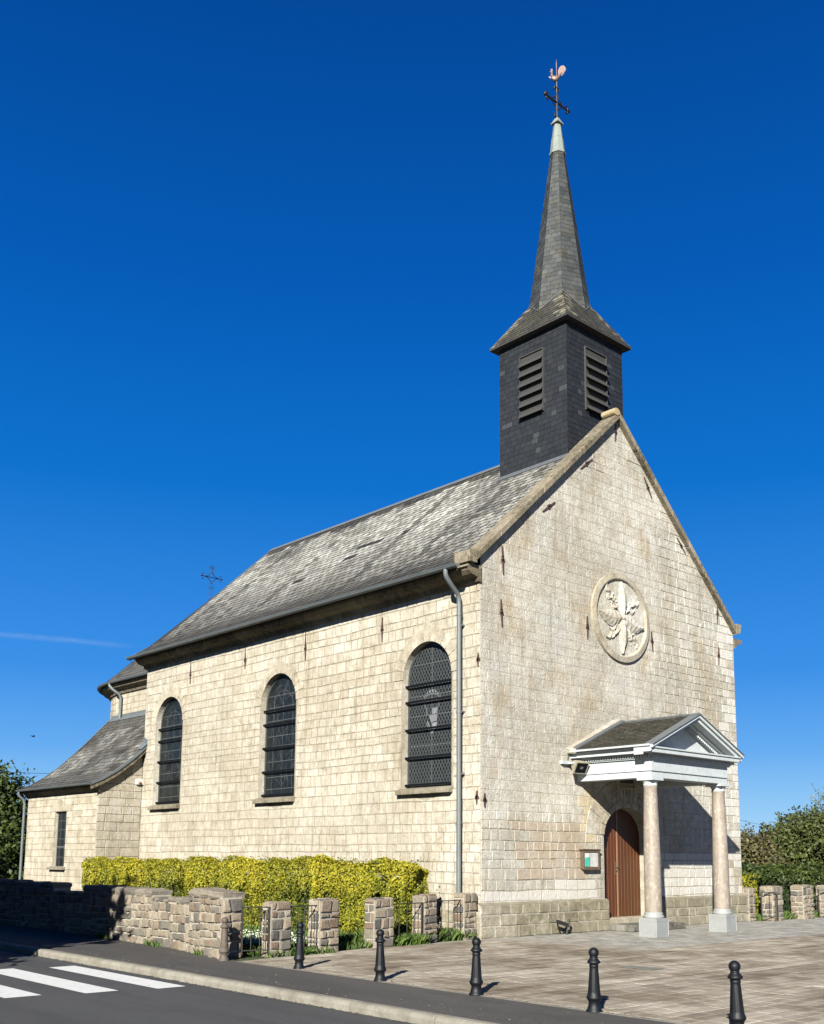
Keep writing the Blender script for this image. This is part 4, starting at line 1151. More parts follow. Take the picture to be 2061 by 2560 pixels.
cock([(-.28, 26.27), (-.27, 26.35), (-.24, 26.30), (-.21, 26.36), (-.19, 26.29), (-.17, 26.3), (-.18, 26.24)], 0, .02)
cock([(-.25, 26.18), (-.29, 26.12), (-.26, 26.08), (-.22, 26.15)], 0, .02)
cock([(-.33, 26.06), (-.38, 26.02), (-.30, 25.95), (-.26, 26.0)], 0, .03)
cock([(.08, 26.05), (.07, 26.25), (.13, 26.38), (.23, 26.46), (.34, 26.47), (.42, 26.40), (.46, 26.28), (.42, 26.31), (.40, 26.20), (.36, 26.26), (.35, 26.12), (.30, 26.19), (.27, 26.06), (.22, 26.1)], 0, .03)
for k in range(4): cock([(.14+.05*k, 26.14+.03*k), (.16+.06*k, 26.36+.015*k), (.175+.06*k, 26.36+.015*k), (.155+.05*k, 26.14+.03*k)], 0, .05)
wc = mb.build('weathercock', COPPER, steeple); wc.scale = (.66, .66, .9); wc.location = Vector((TC[0]*.34, TC[1]*.34, 25.75*.1))

# ================================================================== SACRISTY and CHANCEL
SX = -1.6; CX = 1.55
mb = MB()
frW = frame((SX, 22.0, 0), (0, -1, 0), (0, 0, 1)); SL = 22.0-LN
SW = (22.0-19.08, .49, 1.42, 3.33, 0)
wall(mb, frW, 0, SL, 0, lambda u: 4.12, [SW], 1); reveal(mb, frW, SW, .14, 2)
bt = lambda u, v: (max(0, min(1, .35+rnd.uniform(-.3, .5))), 0., 1.)
blk = [(SW[0], lambda v: SW[1]+.0 if SW[2]-.3 < v < SW[3]+.32 else None)]
stones(mb, frW, .45, 3.92, Z(0.), Z(SL), blk, (.2, .25), (.2, .42), .014, (.006, .014), .01, .008, bt, 0)
for (a, b, q, r) in ((-SW[1]-.16, SW[1]+.16, SW[3]+.001, SW[3]+.30), (-SW[1], SW[1], SW[2]-.36, SW[2]-.10)):
    stones(mb, frW, q, r, Z(SW[0]+a), Z(SW[0]+b), [], (.29, .3), (.9, 1.5) if q > 2 else (.25, .35), .012, (.016, .017), .01, .004, bt, 2)
stones(mb, frW, .0, .45, Z(0.), Z(SL+.03), [], (.24, .25), (.4, .8), .014, (.03, .04), .014, .01, bt, 0)
rp = [(-1.97, 4.17), (-1.55, 4.36), (-1.05, 4.66), (-.5, 5.08), (0., 5.55), (.5, 6.05), (1.0, 6.58), (CX, 7.18)]
def rz_(x):
    for p, q in zip(rp[:-1], rp[1:]):
        if p[0] <= x <= q[0]: return p[1]+(q[1]-p[1])*(x-p[0])/(q[0]-p[0])
    return rp[-1][1]
frX = frame((SX, LN, 0), (1, 0, 0), (0, 0, 1))
for a in range(8):
    u0, u1 = 1.6*a/8, 1.6*(a+1)/8
    mb.face([frX(u0, 0), frX(u1, 0), frX(u1, rz_(SX+u1)), frX(u0, rz_(SX+u0))], 1)
def gl2(v):
    for p, q in zip(rp[:-1], rp[1:]):
        if p[1] <= v+.12 <= q[1]: return max(0, p[0]+(q[0]-p[0])*(v+.12-p[1])/(q[1]-p[1])-SX)
    return 0.
ft = lambda u, v: (max(0, min(1, .1+rnd.uniform(-.1, .35))), 0., 1.)
stones(mb, frX, .45, 5.45, gl2, Z(1.59), [], (.24, .32), (.35, .7), .016, (.008, .02), .012, .008, ft, 3)
stones(mb, frX, .0, .45, Z(-.03), Z(1.59), [], (.24, .25), (.4, .8), .014, (.03, .04), .014, .01, ft, 3)
mb.face([(SX, 22, 0), (CX, 22, 0), (CX, 22, 7.1), (.0, 22, 5.5), (SX, 22, 4.15)], 1)
mb.prism([(SX-.0, 3.92), (SX-.08, 3.96), (SX-.2, 4.06), (SX-.24, 4.13), (SX, 4.13)], 1, LN-.1, 22.05, 4, .4)
sac = mb.build('sacristy_wall', [STONE_B, MORTAR, DRESSED, STONE, CORNICE], church)
mb = MB()
for p, q in zip(rp[:-1], rp[1:]):
    A = Vector((p[0], 0, p[1])); B = Vector((q[0], 0, q[1])); V = B-A
    def tf(u, v, p=p):
        s_ = fbm(u*.9, (p[0]+v)*1.2, 41)
        k = min(1, max(0, (s_-.3)*2.2))*rnd.uniform(.2, .9) if -1.5 < p[0] < .6 else .1
        return rnd.random(), k
    slates(mb, (A.x, 22.12, A.z), (0, -1, 0), V, V.length, Z(0), Z(22.12-16.05), .2, .23, .014, tf, 0)
    for yy, s_ in ((16.05, -1), (22.12, 1)):
        y0, y1 = (yy-.05, yy+.06) if s_ < 0 else (yy-.06, yy+.05)
        P = [(p[0], y0, p[1]+.035), (q[0], y0, q[1]+.035), (q[0], y1, q[1]+.035), (p[0], y1, p[1]+.035)]
        mb.face(P, 1); yo = y0 if s_ < 0 else y1
        mb.face([(p[0], yo, p[1]+.035), (q[0], yo, q[1]+.035), (q[0], yo, q[1]-.05), (p[0], yo, p[1]-.05)], 1)
        mb.face([(p[0], yo-s_*.03, p[1]-.05), (q[0], yo-s_*.03, q[1]-.05), (q[0], yo-s_*.03, q[1]-.2), (p[0], yo-s_*.03, p[1]-.2)], 2)
        mb.face([(p[0], yo, p[1]-.05), (q[0], yo, q[1]-.05), (q[0], LN if s_ < 0 else 22.0, q[1]-.05), (p[0], LN if s_ < 0 else 22.0, p[1]-.05)], 2)
# lead flashing at the nave corner, and along the chancel wall
mb.face([(-.22, 15.98, 5.43), (.02, 15.98, 5.66), (.02, 16.3, 5.74), (-.22, 16.3, 5.46)], 1); mb.face([(-.015, 15.98, 5.6), (-.015, 16.3, 5.6), (-.015, 16.26, 5.9), (-.015, 16.0, 5.78)], 1)
mb.bb((CX-.02, 16.3, 7.12), (CX-.005, 22.0, 7.3), 1); mb.face([(CX-.16, 16.3, 7.05), (CX-.16, 22, 7.05), (CX-.02, 22, 7.2), (CX-.02, 16.3, 7.2)], 1)
gutter(mb, [(-2.0, 22.14, 4.17), (-2.0, 16.0, 4.17)], .05, 1)
mb.build('sacristy_roof', [SLATE_N, ZINC, CORNICE], church)
mb = MB(); mb.tube([(-1.98, 22.02, 4.12), (-1.98, 22.02, 4.02), (-1.9, 22.02, 3.93), (-1.8, 22.0, 3.86), (-1.75, 21.98, 3.7), (-1.75, 21.98, .0)], .05, 12)
for z in (3.5, 1.9): mb.tube([(-1.75, 21.98, z-.02), (-1.75, 21.98, z+.02)], .058, 12)
mb.build('downpipe', ZINC, church)
g = MB(); c, w_, b, s, r = SW
g.face([frW(c-w_, b, -.12), frW(c+w_, b, -.12), frW(c+w_, s, -.12), frW(c-w_, s, -.12)])
win = g.build('window', GLASS, church)
l = MB()
for k in range(1, 3): line(l, frW, (c-w_+2*w_*k/3, b), (c-w_+2*w_*k/3, s), .02, -.11)
for k in range(1, 6): line(l, frW, (c-w_, b+(s-b)*k/6), (c+w_, b+(s-b)*k/6), .014, -.112)
line(l, frW, (c-w_, 2.1), (c+w_, 2.1), .05, -.108)
l.build('lead_cames', LEADD, win)
f = MB(); f.bb((SX+.1, 22-c-w_, b), (SX+.12, 22-c-w_+.05, s)); f.bb((SX+.1, 22-c+w_-.05, b), (SX+.12, 22-c+w_, s)); f.build('window_frame', FRAME, win)
sm = MB(); sm.prism([(SX-.15, b-.12), (SX+.03, b-.12), (SX+.03, b), (SX-.15, b-.04)], 1, 22-c-w_-.15, 22-c+w_+.1, 0, .5); sm.build('sill', SILL, win, .01)

# chancel with round apse
AC = (5.62, 21.2); AR = AC[0]-CX
mb = MB(); path = [(CX, 16.3), (CX, 21.2)]+[(AC[0]-AR*math.cos(math.pi*k/24), AC[1]+AR*math.sin(math.pi*k/24)) for k in range(1, 25)]+[(2*AC[0]-CX, 16.3)]
for p, q in zip(path[:-1], path[1:]):
    L = math.hypot(q[0]-p[0], q[1]-p[1]); fr_ = frame((q[0], q[1], 0), (p[0]-q[0], p[1]-q[1], 0), (0, 0, 1))
    mb.face([fr_(0, 0), fr_(L, 0), fr_(L, 8.4), fr_(0, 8.4)], 1)
    stones(mb, fr_, 5.0, 8.3, Z(0.), Z(L), [], (.2, .26), (.22, .5), .014, (.006, .014), .01, .006, bt, 0)
    off = [(p_[0], p_[1]) for p_ in (p, q)]
    def outp(pt, d):
        if pt[1] > 21.2: v = Vector((pt[0]-AC[0], pt[1]-AC[1])).normalized(); return (pt[0]+v.x*d, pt[1]+v.y*d)
        return (pt[0]-d if pt[0] < AC[0] else pt[0]+d, pt[1])
    prev = None
    for d, z in ((0., 8.1), (.08, 8.13), (.14, 8.25), (.34, 8.34), (.40, 8.46), (0, 8.47)):
        cur = [(*outp(p, d), z), (*outp(q, d), z)]
        if prev: mb.face([prev[0], prev[1], cur[1], cur[0]], 2)
        prev = cur
mb.build('chancel_wall', [STONE_B, MORTAR, CORNICE], church)
mb = MB()
apexA, apexB = (AC[0], 16.6, 12.75), (AC[0], 21.4, 12.75)
V = Vector((AC[0]-(CX-.45), 0, 12.75-8.56))
slates(mb, (CX-.45, 21.2, 8.56), (0, -1, 0), V, V.length, Z(0), Z(4.7), .25, .28, .014, lambda u, v: (rnd.random(), .1), 0)
mb.face([(AC[0], 16.6, 12.75), (2*AC[0]-CX+.45, 16.6, 8.56), (2*AC[0]-CX+.45, 21.2, 8.56), apexB], 0)
er = AR+.45
for k in range(24):
    a0, a1 = math.pi*k/24, math.pi*(k+1)/24
    B0, B1 = Vector((AC[0]-er*math.cos(a0), AC[1]+er*math.sin(a0), 8.56)), Vector((AC[0]-er*math.cos(a1), AC[1]+er*math.sin(a1), 8.56))
    U = (B0-B1).normalized(); Om = (B0+B1)/2; V = Vector((AC[0], AC[1]+.2, 12.75))-Om; hb = (B1-B0).length/2; L = V.length
    slates(mb, Om, U, V, L*.99, lambda v, L=L, hb=hb: -hb*(1-v/L), lambda v, L=L, hb=hb: hb*(1-v/L), .25, .28, .014, lambda u, v: (rnd.random(), .1), 0)
gp = [(CX-.5, 16.4, 8.55), (CX-.5, 21.2, 8.55)]+[(AC[0]-(er+.05)*math.cos(math.pi*k/24), AC[1]+(er+.05)*math.sin(math.pi*k/24), 8.55) for k in range(1, 13)]
gutter(mb, gp[::-1], .08, 1)
mb.build('chancel_roof', [SLATE_N, ZINC], church)
mb = MB(); mb.tube([(CX-.5, 21.3, 8.5), (CX-.5, 21.3, 8.4), (CX-.4, 21.2, 8.25), (CX-.18, 21.12, 8.1), (CX-.1, 21.1, 7.95), (CX-.1, 21.1, 7.1)], .06, 12); mb.build('downpipe', ZINC, church)
iron_cross('iron_cross', church, AC[0], 21.6, 12.70, 13.72, 14.12, .50, .017, True)

# ================================================================== things fixed to the church
nb_ = empty('notice_board', (3.88, 0, 1.53)); tag(nb_, 'wooden glazed notice board with white and teal papers beside the church door', 'notice board')
mb = MB(); mb.bb((-.32, -.11, .02), (.32, -.001, .49)); mb.bb((-.37, -.15, .485), (.37, -.0, .52))
for a, b in (((-.335, -.13, .0), (-.28, -.11, .485)), ((.28, -.13, .0), (.335, -.11, .485)), ((-.28, -.13, .0), (.28, -.11, .06)), ((-.28, -.13, .43), (.28, -.11, .485))): mb.bb(a, b)
mb.build('case', DARKWOOD, nb_, .006)
mb = MB(); mb.face([(-.26, -.113, .08), (-.06, -.113, .08), (-.06, -.113, .42), (-.26, -.113, .42)], 0); mb.face([(-.04, -.114, .08), (.26, -.114, .08), (.26, -.114, .42), (-.04, -.114, .42)], 0)
mb.face([(-.255, -.116, .085), (-.065, -.116, .085), (-.065, -.116, .32), (-.255, -.116, .30)], 1)
for k in range(11): mb.face([(-.02, -.116, .11+k*.027), (.1, -.116, .11+k*.027), (.1, -.116, .12+k*.027), (-.02, -.116, .12+k*.027)], 2); mb.face([(.12, -.116, .11+k*.027), (.24, -.116, .11+k*.027), (.24, -.116, .12+k*.027), (.12, -.116, .12+k*.027)], 2)
mb.build('papers', [PAPER, TEAL, INK], nb_)

fl = empty('floodlight', (2.85, 0, 4.12)); tag(fl, 'beige floodlight with black lens on the facade by the porch', 'floodlight')
rotF = Matrix.Rotation(R_(-14), 3, 'Z') @ Matrix.Rotation(R_(32), 3, 'X')
mb = MB()
def fp(x, y, z): return rotF @ Vector((x, y, z))+Vector((.36, -.30, -.02))
bk = [(-.12, .12, -.09), (.12, .12, -.09), (.12, .12, .09), (-.12, .12, .09)]; ft_ = [(-.20, -.12, -.16), (.20, -.12, -.16), (.20, -.12, .16), (-.20, -.12, .16)]
for k in range(4): mb.face([fp(*bk[k]), fp(*bk[(k+1) % 4]), fp(*ft_[(k+1) % 4]), fp(*ft_[k])])
mb.face([fp(*p) for p in bk[::-1]]); mb.face([fp(*p) for p in ft_])
mb.build('housing', BEIGE, fl)
mb = MB(); mb.face([fp(-.165, -.125, -.135), fp(.165, -.125, -.135), fp(.165, -.125, .135), fp(-.165, -.125, .135)], 0); mb.face([fp(-.04, -.128, -.03), fp(.05, -.128, -.03), fp(.05, -.128, .04), fp(-.04, -.128, .04)], 1)
mb.build('lens', [BLACK, LEADL], fl)
mb = MB(); mb.bb((-.02, -.09, .02), (.32, -.0, .10)); mb.bb((.2, -.3, .03), (.26, -.05, .07)); mb.build('bracket', WHITE, fl)
mb = MB(); mb.tube([(.28, -.02, .15), (.3, -.03, .3), (.42, -.05, .38), (.62, -.1, .34)], .01, 6); mb.build('cable', IRON, fl)

al = empty('alarm_box', (-.11, LN, 4.22)); tag(al, 'small white alarm box with orange lens high on the sacristy wall', 'alarm box')
mb = MB(); mb.bb((-.16, -.1, -.0), (.16, -.002, .2)); mb.build('case', m_plain('white_plastic', (.75, .72, .66), .5), al, .01)
mb = MB(); mb.ball((-.03, -.1, .06), .05, 6); mb.build('lens', m_plain('amber_lens', (.25, .09, .02), .3), al)

bs = empty('boot_scraper', (2.66, -.30, 0)); tag(bs, 'black iron boot scraper at the foot of the facade', 'boot scraper')
mb = MB(); mb.box((-.16, -.0, .27), (.46, .03, .085), 0, .5, 0, Matrix.Rotation(R_(14), 3, 'Y')); mb.build('blade', IRON_G, bs)
mb = MB(); mb.tube([(-.02, 0, .0), (.06, 0, .22), (.09, .0, .36)], [.02, .02, .035], 8); mb.tube([(-.3, .04, .26), (-.12, .14, .1), (-.0, .2, .02)], .018, 6); mb.tube([(.06, .02, .2), (.1, .15, .1), (.1, .2, .02)], .02, 6)
mb.build('stand', IRON_G, bs)

# ================================================================== GROUND
def sheet(name, pts, z, mat, kind='structure', parent=None):
    mb = MB(); mb.face([(x, y, z) for x, y in pts], 0); o = mb.build(name, mat); tag(o, kind=kind); return o
sheet('ground', [(-900, -900), (900, -900), (900, 900), (-900, 900)], -.17, EARTH)
sheet('road', [(-15.5, -120), (-8.72, -120), (-8.72, 140), (-15.5, 140)], -.12, ROADM)
sheet('far_verge', [(-40, -120), (-15.6, -120), (-15.6, 140), (-40, 140)], -.11, LAWN)
sheet('pavement', [(-8.60, -120), (-7.0, -120), (-7.0, -.9), (-6.3, 4), (-6.2, 140), (-8.60, 140)], 0., PAVM)
sheet('plaza', [(-7.0, -120), (60, -120), (60, .6), (0, .6), (-.3, .1), (-6.2, -.75), (-7.0, -.95)], -.004, PLAZA)
mb = MB()
def pv_tone(u, v):
    return max(0, min(1, .5+.34*(vn(3.1, math.floor(v/.205)*1.7+u*.12, 61)-.5)*2+rnd.uniform(-.28, .28))), 0., rnd.uniform(.75, 1.25)
def pv_r(v): return 24. if v < -4.2 else 0.2+1.4*vn(v*.9, 5)-(v+4.2)*.25
stones(mb, frame((0, 0, 0), (1, 0, 0), (0, 1, 0)), -14.5, -.95, Z(-6.95), pv_r, [], (.2, .21), (.36, .44), .012, (.003, .007), .006, .003, pv_tone, 0)
stones(mb, frame((0, 0, 0), (1, 0, 0), (0, 1, 0)), -.95, -.35, lambda v: -6.1+(v+.95)*4, Z(.0), [], (.2, .21), (.36, .44), .012, (.003, .007), .006, .003, pv_tone, 0)
mb.face([(-6.95, -14.5, -.0015), (24, -14.5, -.0015), (24, -4.25, -.0015), (-6.95, -4.25, -.0015)], 1)
tag(mb.build('paving', [PAVER, SAND]), kind='structure')
cv = empty('access_cover', (-2.45, -6.1, 0), R_(90)); cv.scale = (.62, .62, 1); tag(cv, 'rectangular metal access cover set flush in the paving in front of the porch', 'access cover')
mb = MB(); mb.bb((-.55, -.30, -.02), (.55, .30, .009), 0); mb.build('frame', IRON_G, cv)
mb = MB()
for k_ in (-1, 1): mb.bb((.27*k_-.25, -.27, .0), (.27*k_+.25, .27, .014), 0)
mb.build('lid', m_plain('worn_steel_lid', (.20, .20, .17), .7, .1, .25, 12, .2), cv)
sheet('lawn', [(-6.9, -1.), (60, -.2), (60, 60), (-6.9, 60)], -.012, LAWN)
mb = MB()
y = -40.3
while y < 60:
    y2 = y+1.55; t = rnd.random()
    yj = rnd.uniform(-.006, .006)
    mb.prism([(-8.76+yj, -.2), (-8.585+yj, -.2), (-8.585+yj, .006), (-8.70+yj, .006), (-8.735+yj, -.012), (-8.755+yj, -.05)], 1, y+.006, y2-.006, 0, t); y = y2
tag(mb.build('kerb', CONC, None, .012), kind='structure')
mb = MB()   # edging strip between plaza and pavement
mb.prism([(-7.06, -.05), (-6.96, -.05), (-6.96, .003), (-7.06, .003)], 1, -60, -.95, 0, .4); tag(mb.build('paving_edge', CONC), kind='structure')
def stripe(x0, x1, y0, y1, label):
    mb = MB(); mb.face([(x0, y0, -.116), (x1, y0-.0, -.116), (x1, y1, -.116), (x0, y1, -.116)])
    tag(mb.build('crossing_stripe', ROADPAINT), label, 'road marking', 'zebra crossing stripes')
stripe(-9.47, -9.0, -2.62, 1.2, 'white zebra stripe nearest the kerb')
stripe(-10.5, -10.0, -2.46, 1.42, 'second white zebra stripe from the kerb')
stripe(-11.55, -11.04, -2.25, 1.6, 'third white zebra stripe from the kerb, cut off at the left edge of the photo')

# grit and dry leaf scraps gathered in the gutter and along the edges
n_ = 1500
gx = np.concatenate([-8.77-nrg.exponential(.05, 700), -8.5+nrg.exponential(.25, 400), -6.98+nrg.normal(0, .05, 400)]); gy = nrg.uniform(-11, 5, n_); gz = np.concatenate([np.full(700, -.112), np.full(400, .006), np.full(400, .006)])
Pg = np.stack([gx, gy, gz], 1); a_ = nrg.uniform(0, 6.28, n_); sg_ = nrg.uniform(.006, .02, n_)
Vg = np.stack([Pg+np.stack([np.cos(a_+q)*sg_, np.sin(a_+q)*sg_*.7, nrg.uniform(0, .008, n_)], 1) for q in (0, 1.57, 3.14, 4.71)], 1)
GRITM = m_leaf('grit_scraps', [(0, (.10, .08, .05)), (.6, (.30, .26, .19)), (1, (.6, .56, .48))], .05)
tag(quads_obj('grit', Vg, np.clip(nrg.normal(.45, .3, n_), 0, 1), GRITM), kind='stuff')
# ================================================================== BOLLARDS
prof = [(.098, 0), (.1, .012), (.085, .03), (.072, .07), (.066, .115), (.078, .135), (.092, .155), (.093, .165), (.084, .19), (.077, .205), (.074, .23), (.064, .36), (.054, .49), (.052, .505), (.052, .515), (.056, .525), (.056, .54), (.051, .55), (.058, .558), (.078, .568), (.081, .578), (.074, .59), (.058, .61), (.047, .622), (.047, .632), (.05, .637), (.046, .645)]
ballp = [(.062*math.sin(math.pi*t), .688-.062*math.cos(math.pi*t)) for t in [.24+.76*k/12 for k in range(13)]]
def bmod(a, z): return 1-.05*(.5+.5*math.cos(12*a)) if .21 < z < .49 else 1.
def bollard(mat):
    e = empty('bollard')
    mb = MB(); pr = []
    for p, q in zip(prof[:-1], prof[1:]): pr.append(p)
    pr.append(prof[-1])
    i_ = pr.index((.074, .23)); pr.insert(i_+1, (.074, .2305))
    mb.lathe(pr, (0, 0, 0), 48, 0, .5, bmod); mb.build('post', mat, e)
    mb = MB(); mb.lathe(ballp, (0, 0, 0), 24)
    for z in (.668, .69, .712): mb.lathe([(math.sqrt(.062**2-(z-.688)**2)+.0005, z-.002), (math.sqrt(.062**2-(z-.688)**2)+.0025, z), (math.sqrt(.062**2-(z-.688)**2)+.0005, z+.002)], (0, 0, 0), 24)
    mb.build('ball_finial', mat, e)
    return e
b0 = bollard(BOLL); b1 = bollard(BOLLR)
tag(b1, 'faded brown cast iron bollard against the end of the rubble wall', 'bollard', 'bollards along the pavement'); b1.location = (-7.14, -.68, 0)
LB = ['black bollard in front of the two stone piers left of the path opening', 'black bollard in front of the third stone pier, right of the path opening', 'black bollard below the church corner and its downpipe', 'black bollard below the boot scraper and notice board', 'black bollard cut off by the bottom edge at the right of the photo']
for i, (x, y) in enumerate(((-6.92, -2.6), (-6.98, -4.71), (-7.03, -6.74), (-7.03, -8.71), (-7.15, -10.69))):
    o = b0 if i == 0 else copy_tree(b0)
    o.location = (x, y, 0); tag(o, LB[i], 'bollard', 'bollards along the pavement'); o.rotation_euler.z = i*.7

# ================================================================== RUBBLE WALL, PIERS, RAILINGS
def rub_tone(u, v):
    return rnd.random(), 0., 1.
WALLP = [(-7.05, -.42), (-6.62, 2.0), (-6.45, 5.0), (-6.40, 9.0), (-6.40, 16.0)]
def wallx(y):
    for p, q in zip(WALLP[:-1], WALLP[1:]):
        if p[1] <= y <= q[1]: return p[0]+(q[0]-p[0])*(y-p[1])/(q[1]-p[1])
    return WALLP[-1][0]
mb = MB(); TH = .42
def wall_h(y): return 1.07 if y < 1.15 else .90 if y < 3.0 else 1.0 if y < 6.5 else .88 if y < 8.2 else 1.02
ys = [-.42, 1.15, 3.0, 6.5, 8.2, 12, 16]
for y0, y1 in zip(ys[:-1], ys[1:]):
    h = wall_h((y0+y1)/2)
    sub = [y0]
    while y1-sub[-1] > 1.3: sub.append(sub[-1]+1.)
    sub.append(y1)
    for a, b in zip(sub[:-1], sub[1:]):
        xa, xb = wallx(a), wallx(b)
        P = [(xa, a), (xb, b), (xb+TH, b), (xa+TH, a)]
        mb.face([(*p, h) for p in P], 1)
        mb.face([(xa, a, 0), (xb, b, 0), (xb, b, h), (xa, a, h)], 1); mb.face([(xa+TH, a, 0), (xb+TH, b, 0), (xb+TH, b, h), (xa+TH, a, h)], 1)
        L = math.hypot(xb-xa, b-a)
        fr_ = frame((xb, b, 0), (xa-xb, a-b, 0), (0, 0, 1))
        stones(mb, fr_, -.02, h-.02, Z(0.), Z(L), [], (.12, .2), (.12, .33), .03, (.02, .055), .022, .024, rub_tone, 0, True, None, False, wav=.02)
    mb.face([(wallx(y0), y0, 0), (wallx(y0)+TH, y0, 0), (wallx(y0)+TH, y0, h), (wallx(y0), y0, h)], 1)
    mb.face([(wallx(y1), y1, 0), (wallx(y1)+TH, y1, 0), (wallx(y1)+TH, y1, h), (wallx(y1), y1, h)], 1)
    # cap stones
    y = y0
    while y < y1-.05:
        cap_big = h > 1.0 or (y > 3 and y < 6.5)
        l_ = min(y1-y, rnd.uniform(.3, .5) if h > .95 else rnd.uniform(.18, .3)); x = wallx(y+l_/2)
        hh = rnd.uniform(.10, .15) if h > .95 else rnd.uniform(.05, .09)
        fr_t = frame((x-.03, y+l_, h), (0, -1, 0), (1, 0, 0))
        tn = rnd.choice([.05, .1, .2, .3])
        for (f_, uu, vv) in ((frame((x-.03, y+l_, h-.01), (0, -1, 0), (0, 0, 1)), l_, hh), (frame((x-.03, y+l_, h+hh-.03), (0, -1, 0), (1, 0, 0)), l_, TH+.06)):
            pass
        rows_ = []
        n_ = 7
        bx = [(x-.035, x+TH+.03), (y+.008, y+l_-.008), (h-.02, h+hh)]
        jj = lambda: rnd.uniform(-.018, .018)
        pts = [[(X+jj(), Y+jj(), Z_+jj()*.6) for X, Y in ((bx[0][0]+e, bx[1][0]+e), (bx[0][0]+e, bx[1][1]-e), (bx[0][1]-e, bx[1][1]-e), (bx[0][1]-e, bx[1][0]+e))] for Z_, e in ((bx[2][0], .02), (h+hh*.3, 0), (h+hh*.8, .005), (bx[2][1], .035))]
        mb.grid(pts, 0, tn, 0, False, True); mb.face(pts[-1], 0, tn)
        y += l_
fr_ = frame((wallx(-.42), -.425, 0), (1, 0, 0), (0, 0, 1))
stones(mb, fr_, -.02, 1.06, Z(.0), Z(TH), [], (.12, .2), (.14, .3), .03, (.02, .05), .022, .024, rub_tone, 0, True, None, False, wav=.02)
tag(mb.build('rubble_wall', [RUBBLE, RMORTAR]), 'low rubble stone boundary wall with rough capstones along the pavement', 'stone wall')

def pier(x0, x1, y0, y1, h, label, group, rz=0.):
    cx, cy = (x0+x1)/2, (y0+y1)/2; hx, hy = (x1-x0)/2, (y1-y0)/2
    e = MB(); e.bb((-hx, -hy, -.05), (hx, hy, h-.05), 1)
    for (O, U, L) in (((-hx, -hy, 0), (1, 0, 0), 2*hx), ((hx, -hy, 0), (0, 1, 0), 2*hy), ((hx, hy, 0), (-1, 0, 0), 2*hx), ((-hx, hy, 0), (0, -1, 0), 2*hy)):
        stones(e, frame(O, U, (0, 0, 1)), -.02, h-.02, Z(0.), Z(L), [], (.10, .21), (.14, .36), .03, (.015, .045), .022, .024, rub_tone, 0, True, None, False, wav=.02)
    stones(e, frame((-hx, -hy, h-.05), (1, 0, 0), (0, 1, 0)), 0, 2*hy, Z(0.), Z(2*hx), [], (.15, .22), (.15, .22), .02, (.03, .05), .03, .01, rub_tone, 0, True, None, False, wav=.02)
    o = e.build('stone_pier', [RUBBLE, RMORTAR]); o.location = (cx, cy, 0); o.rotation_euler.z = rz
    return tag(o, label, 'stone pier', group)
GL = 'stone piers of the church fence'
PIERS = [(-6.18, -5.71, -.66, -.42, 1.0, 'first stone pier right of the rubble wall, between two railings'), (-5.03, -4.52, -.58, -.28, 1.02, 'stone pier at the left of the path opening in the fence'), (-3.47, -2.91, -.35, -.08, 1.0, 'stone pier at the right of the path opening in the fence'), (-1.91, -1.45, -.1, .2, 1.03, 'stone pier in front of the right end of the yellow hedge'), (-.55, -.1, .03, .33, 1.04, 'stone pier touching the church corner below the downpipe')]
for p in PIERS: pier(*p, GL, rnd.uniform(.05, .15))
pier(11.36, 11.72, -.10, .3, 1.0, 'stone pier touching the right corner of the church', GL)
pier(12.02, 12.62, -.5, -.1, 1.04, 'stone pier behind the right porch column, next to the church', GL)
pier(13.8, 14.45, -.55, -.15, 1.05, 'stone pier standing alone by the green hedge at the right', GL)
pier(15.35, 16.3, -.6, -.2, 1.02, 'stone pier cut off by the right edge of the photo', GL)

def railing(x0, y0, x1, y1, h, label, n=3, double=True):
    L = math.hypot(x1-x0, y1-y0); a = math.atan2(y1-y0, x1-x0)
    e = empty('railing', (x0, y0, 0), a); tag(e, label, 'railing', 'iron railings between the piers')
    mb = MB(); mb.bb((-.03, -.012, h-.02), (L+.02, .012, h)); mb.build('rail', IRON_G, e); mb = MB(); mb.bb((-.0, -.01, .12), (L, .01, .14)); mb.build('rail', IRON_G, e)
    for k in range(n):
        mb = MB(); x = L*(k+1)/(n+1); mb.tube([(x, 0, .13), (x, 0, h-.01)], .009, 6); mb.build('bar', IRON_G, e)
    mb = MB(); mb.bb((L-.012, -.015, .05), (L+.015, .015, h)); mb.tube([(L, 0, h-.02), (L-.06, -.01, h-.12), (L-.05, -.01, h-.5), (L-.06, -.01, .1)], .010, 6); mb.build('end_post', IRON_G, e); mb = MB(); mb.bb((-.015, -.012, .05), (.012, .012, h-.001)); mb.build('end_post', IRON_G, e)
railing(-6.66, -.5, -6.2, -.66, .90, 'iron railing between the rubble wall end and the first pier', 2)
railing(-5.7, -.62, -5.0, -.56, .90, 'iron railing between the first two piers left of the path opening', 3)
railing(-2.9, -.25, -1.9, -.12, .86, 'iron railing at the foot of the hedge, right of the path opening', 3)
railing(-1.46, -.04, -.54, .08, .88, 'iron railing between the hedge end and the church corner', 3)
railing(11.74, -.3, 12.1, -.62, .86, 'iron railing right of the church beside the porch column', 1)
railing(15.0, -.45, 15.4, -.75, .88, 'iron railing at the right edge of the photo', 1)

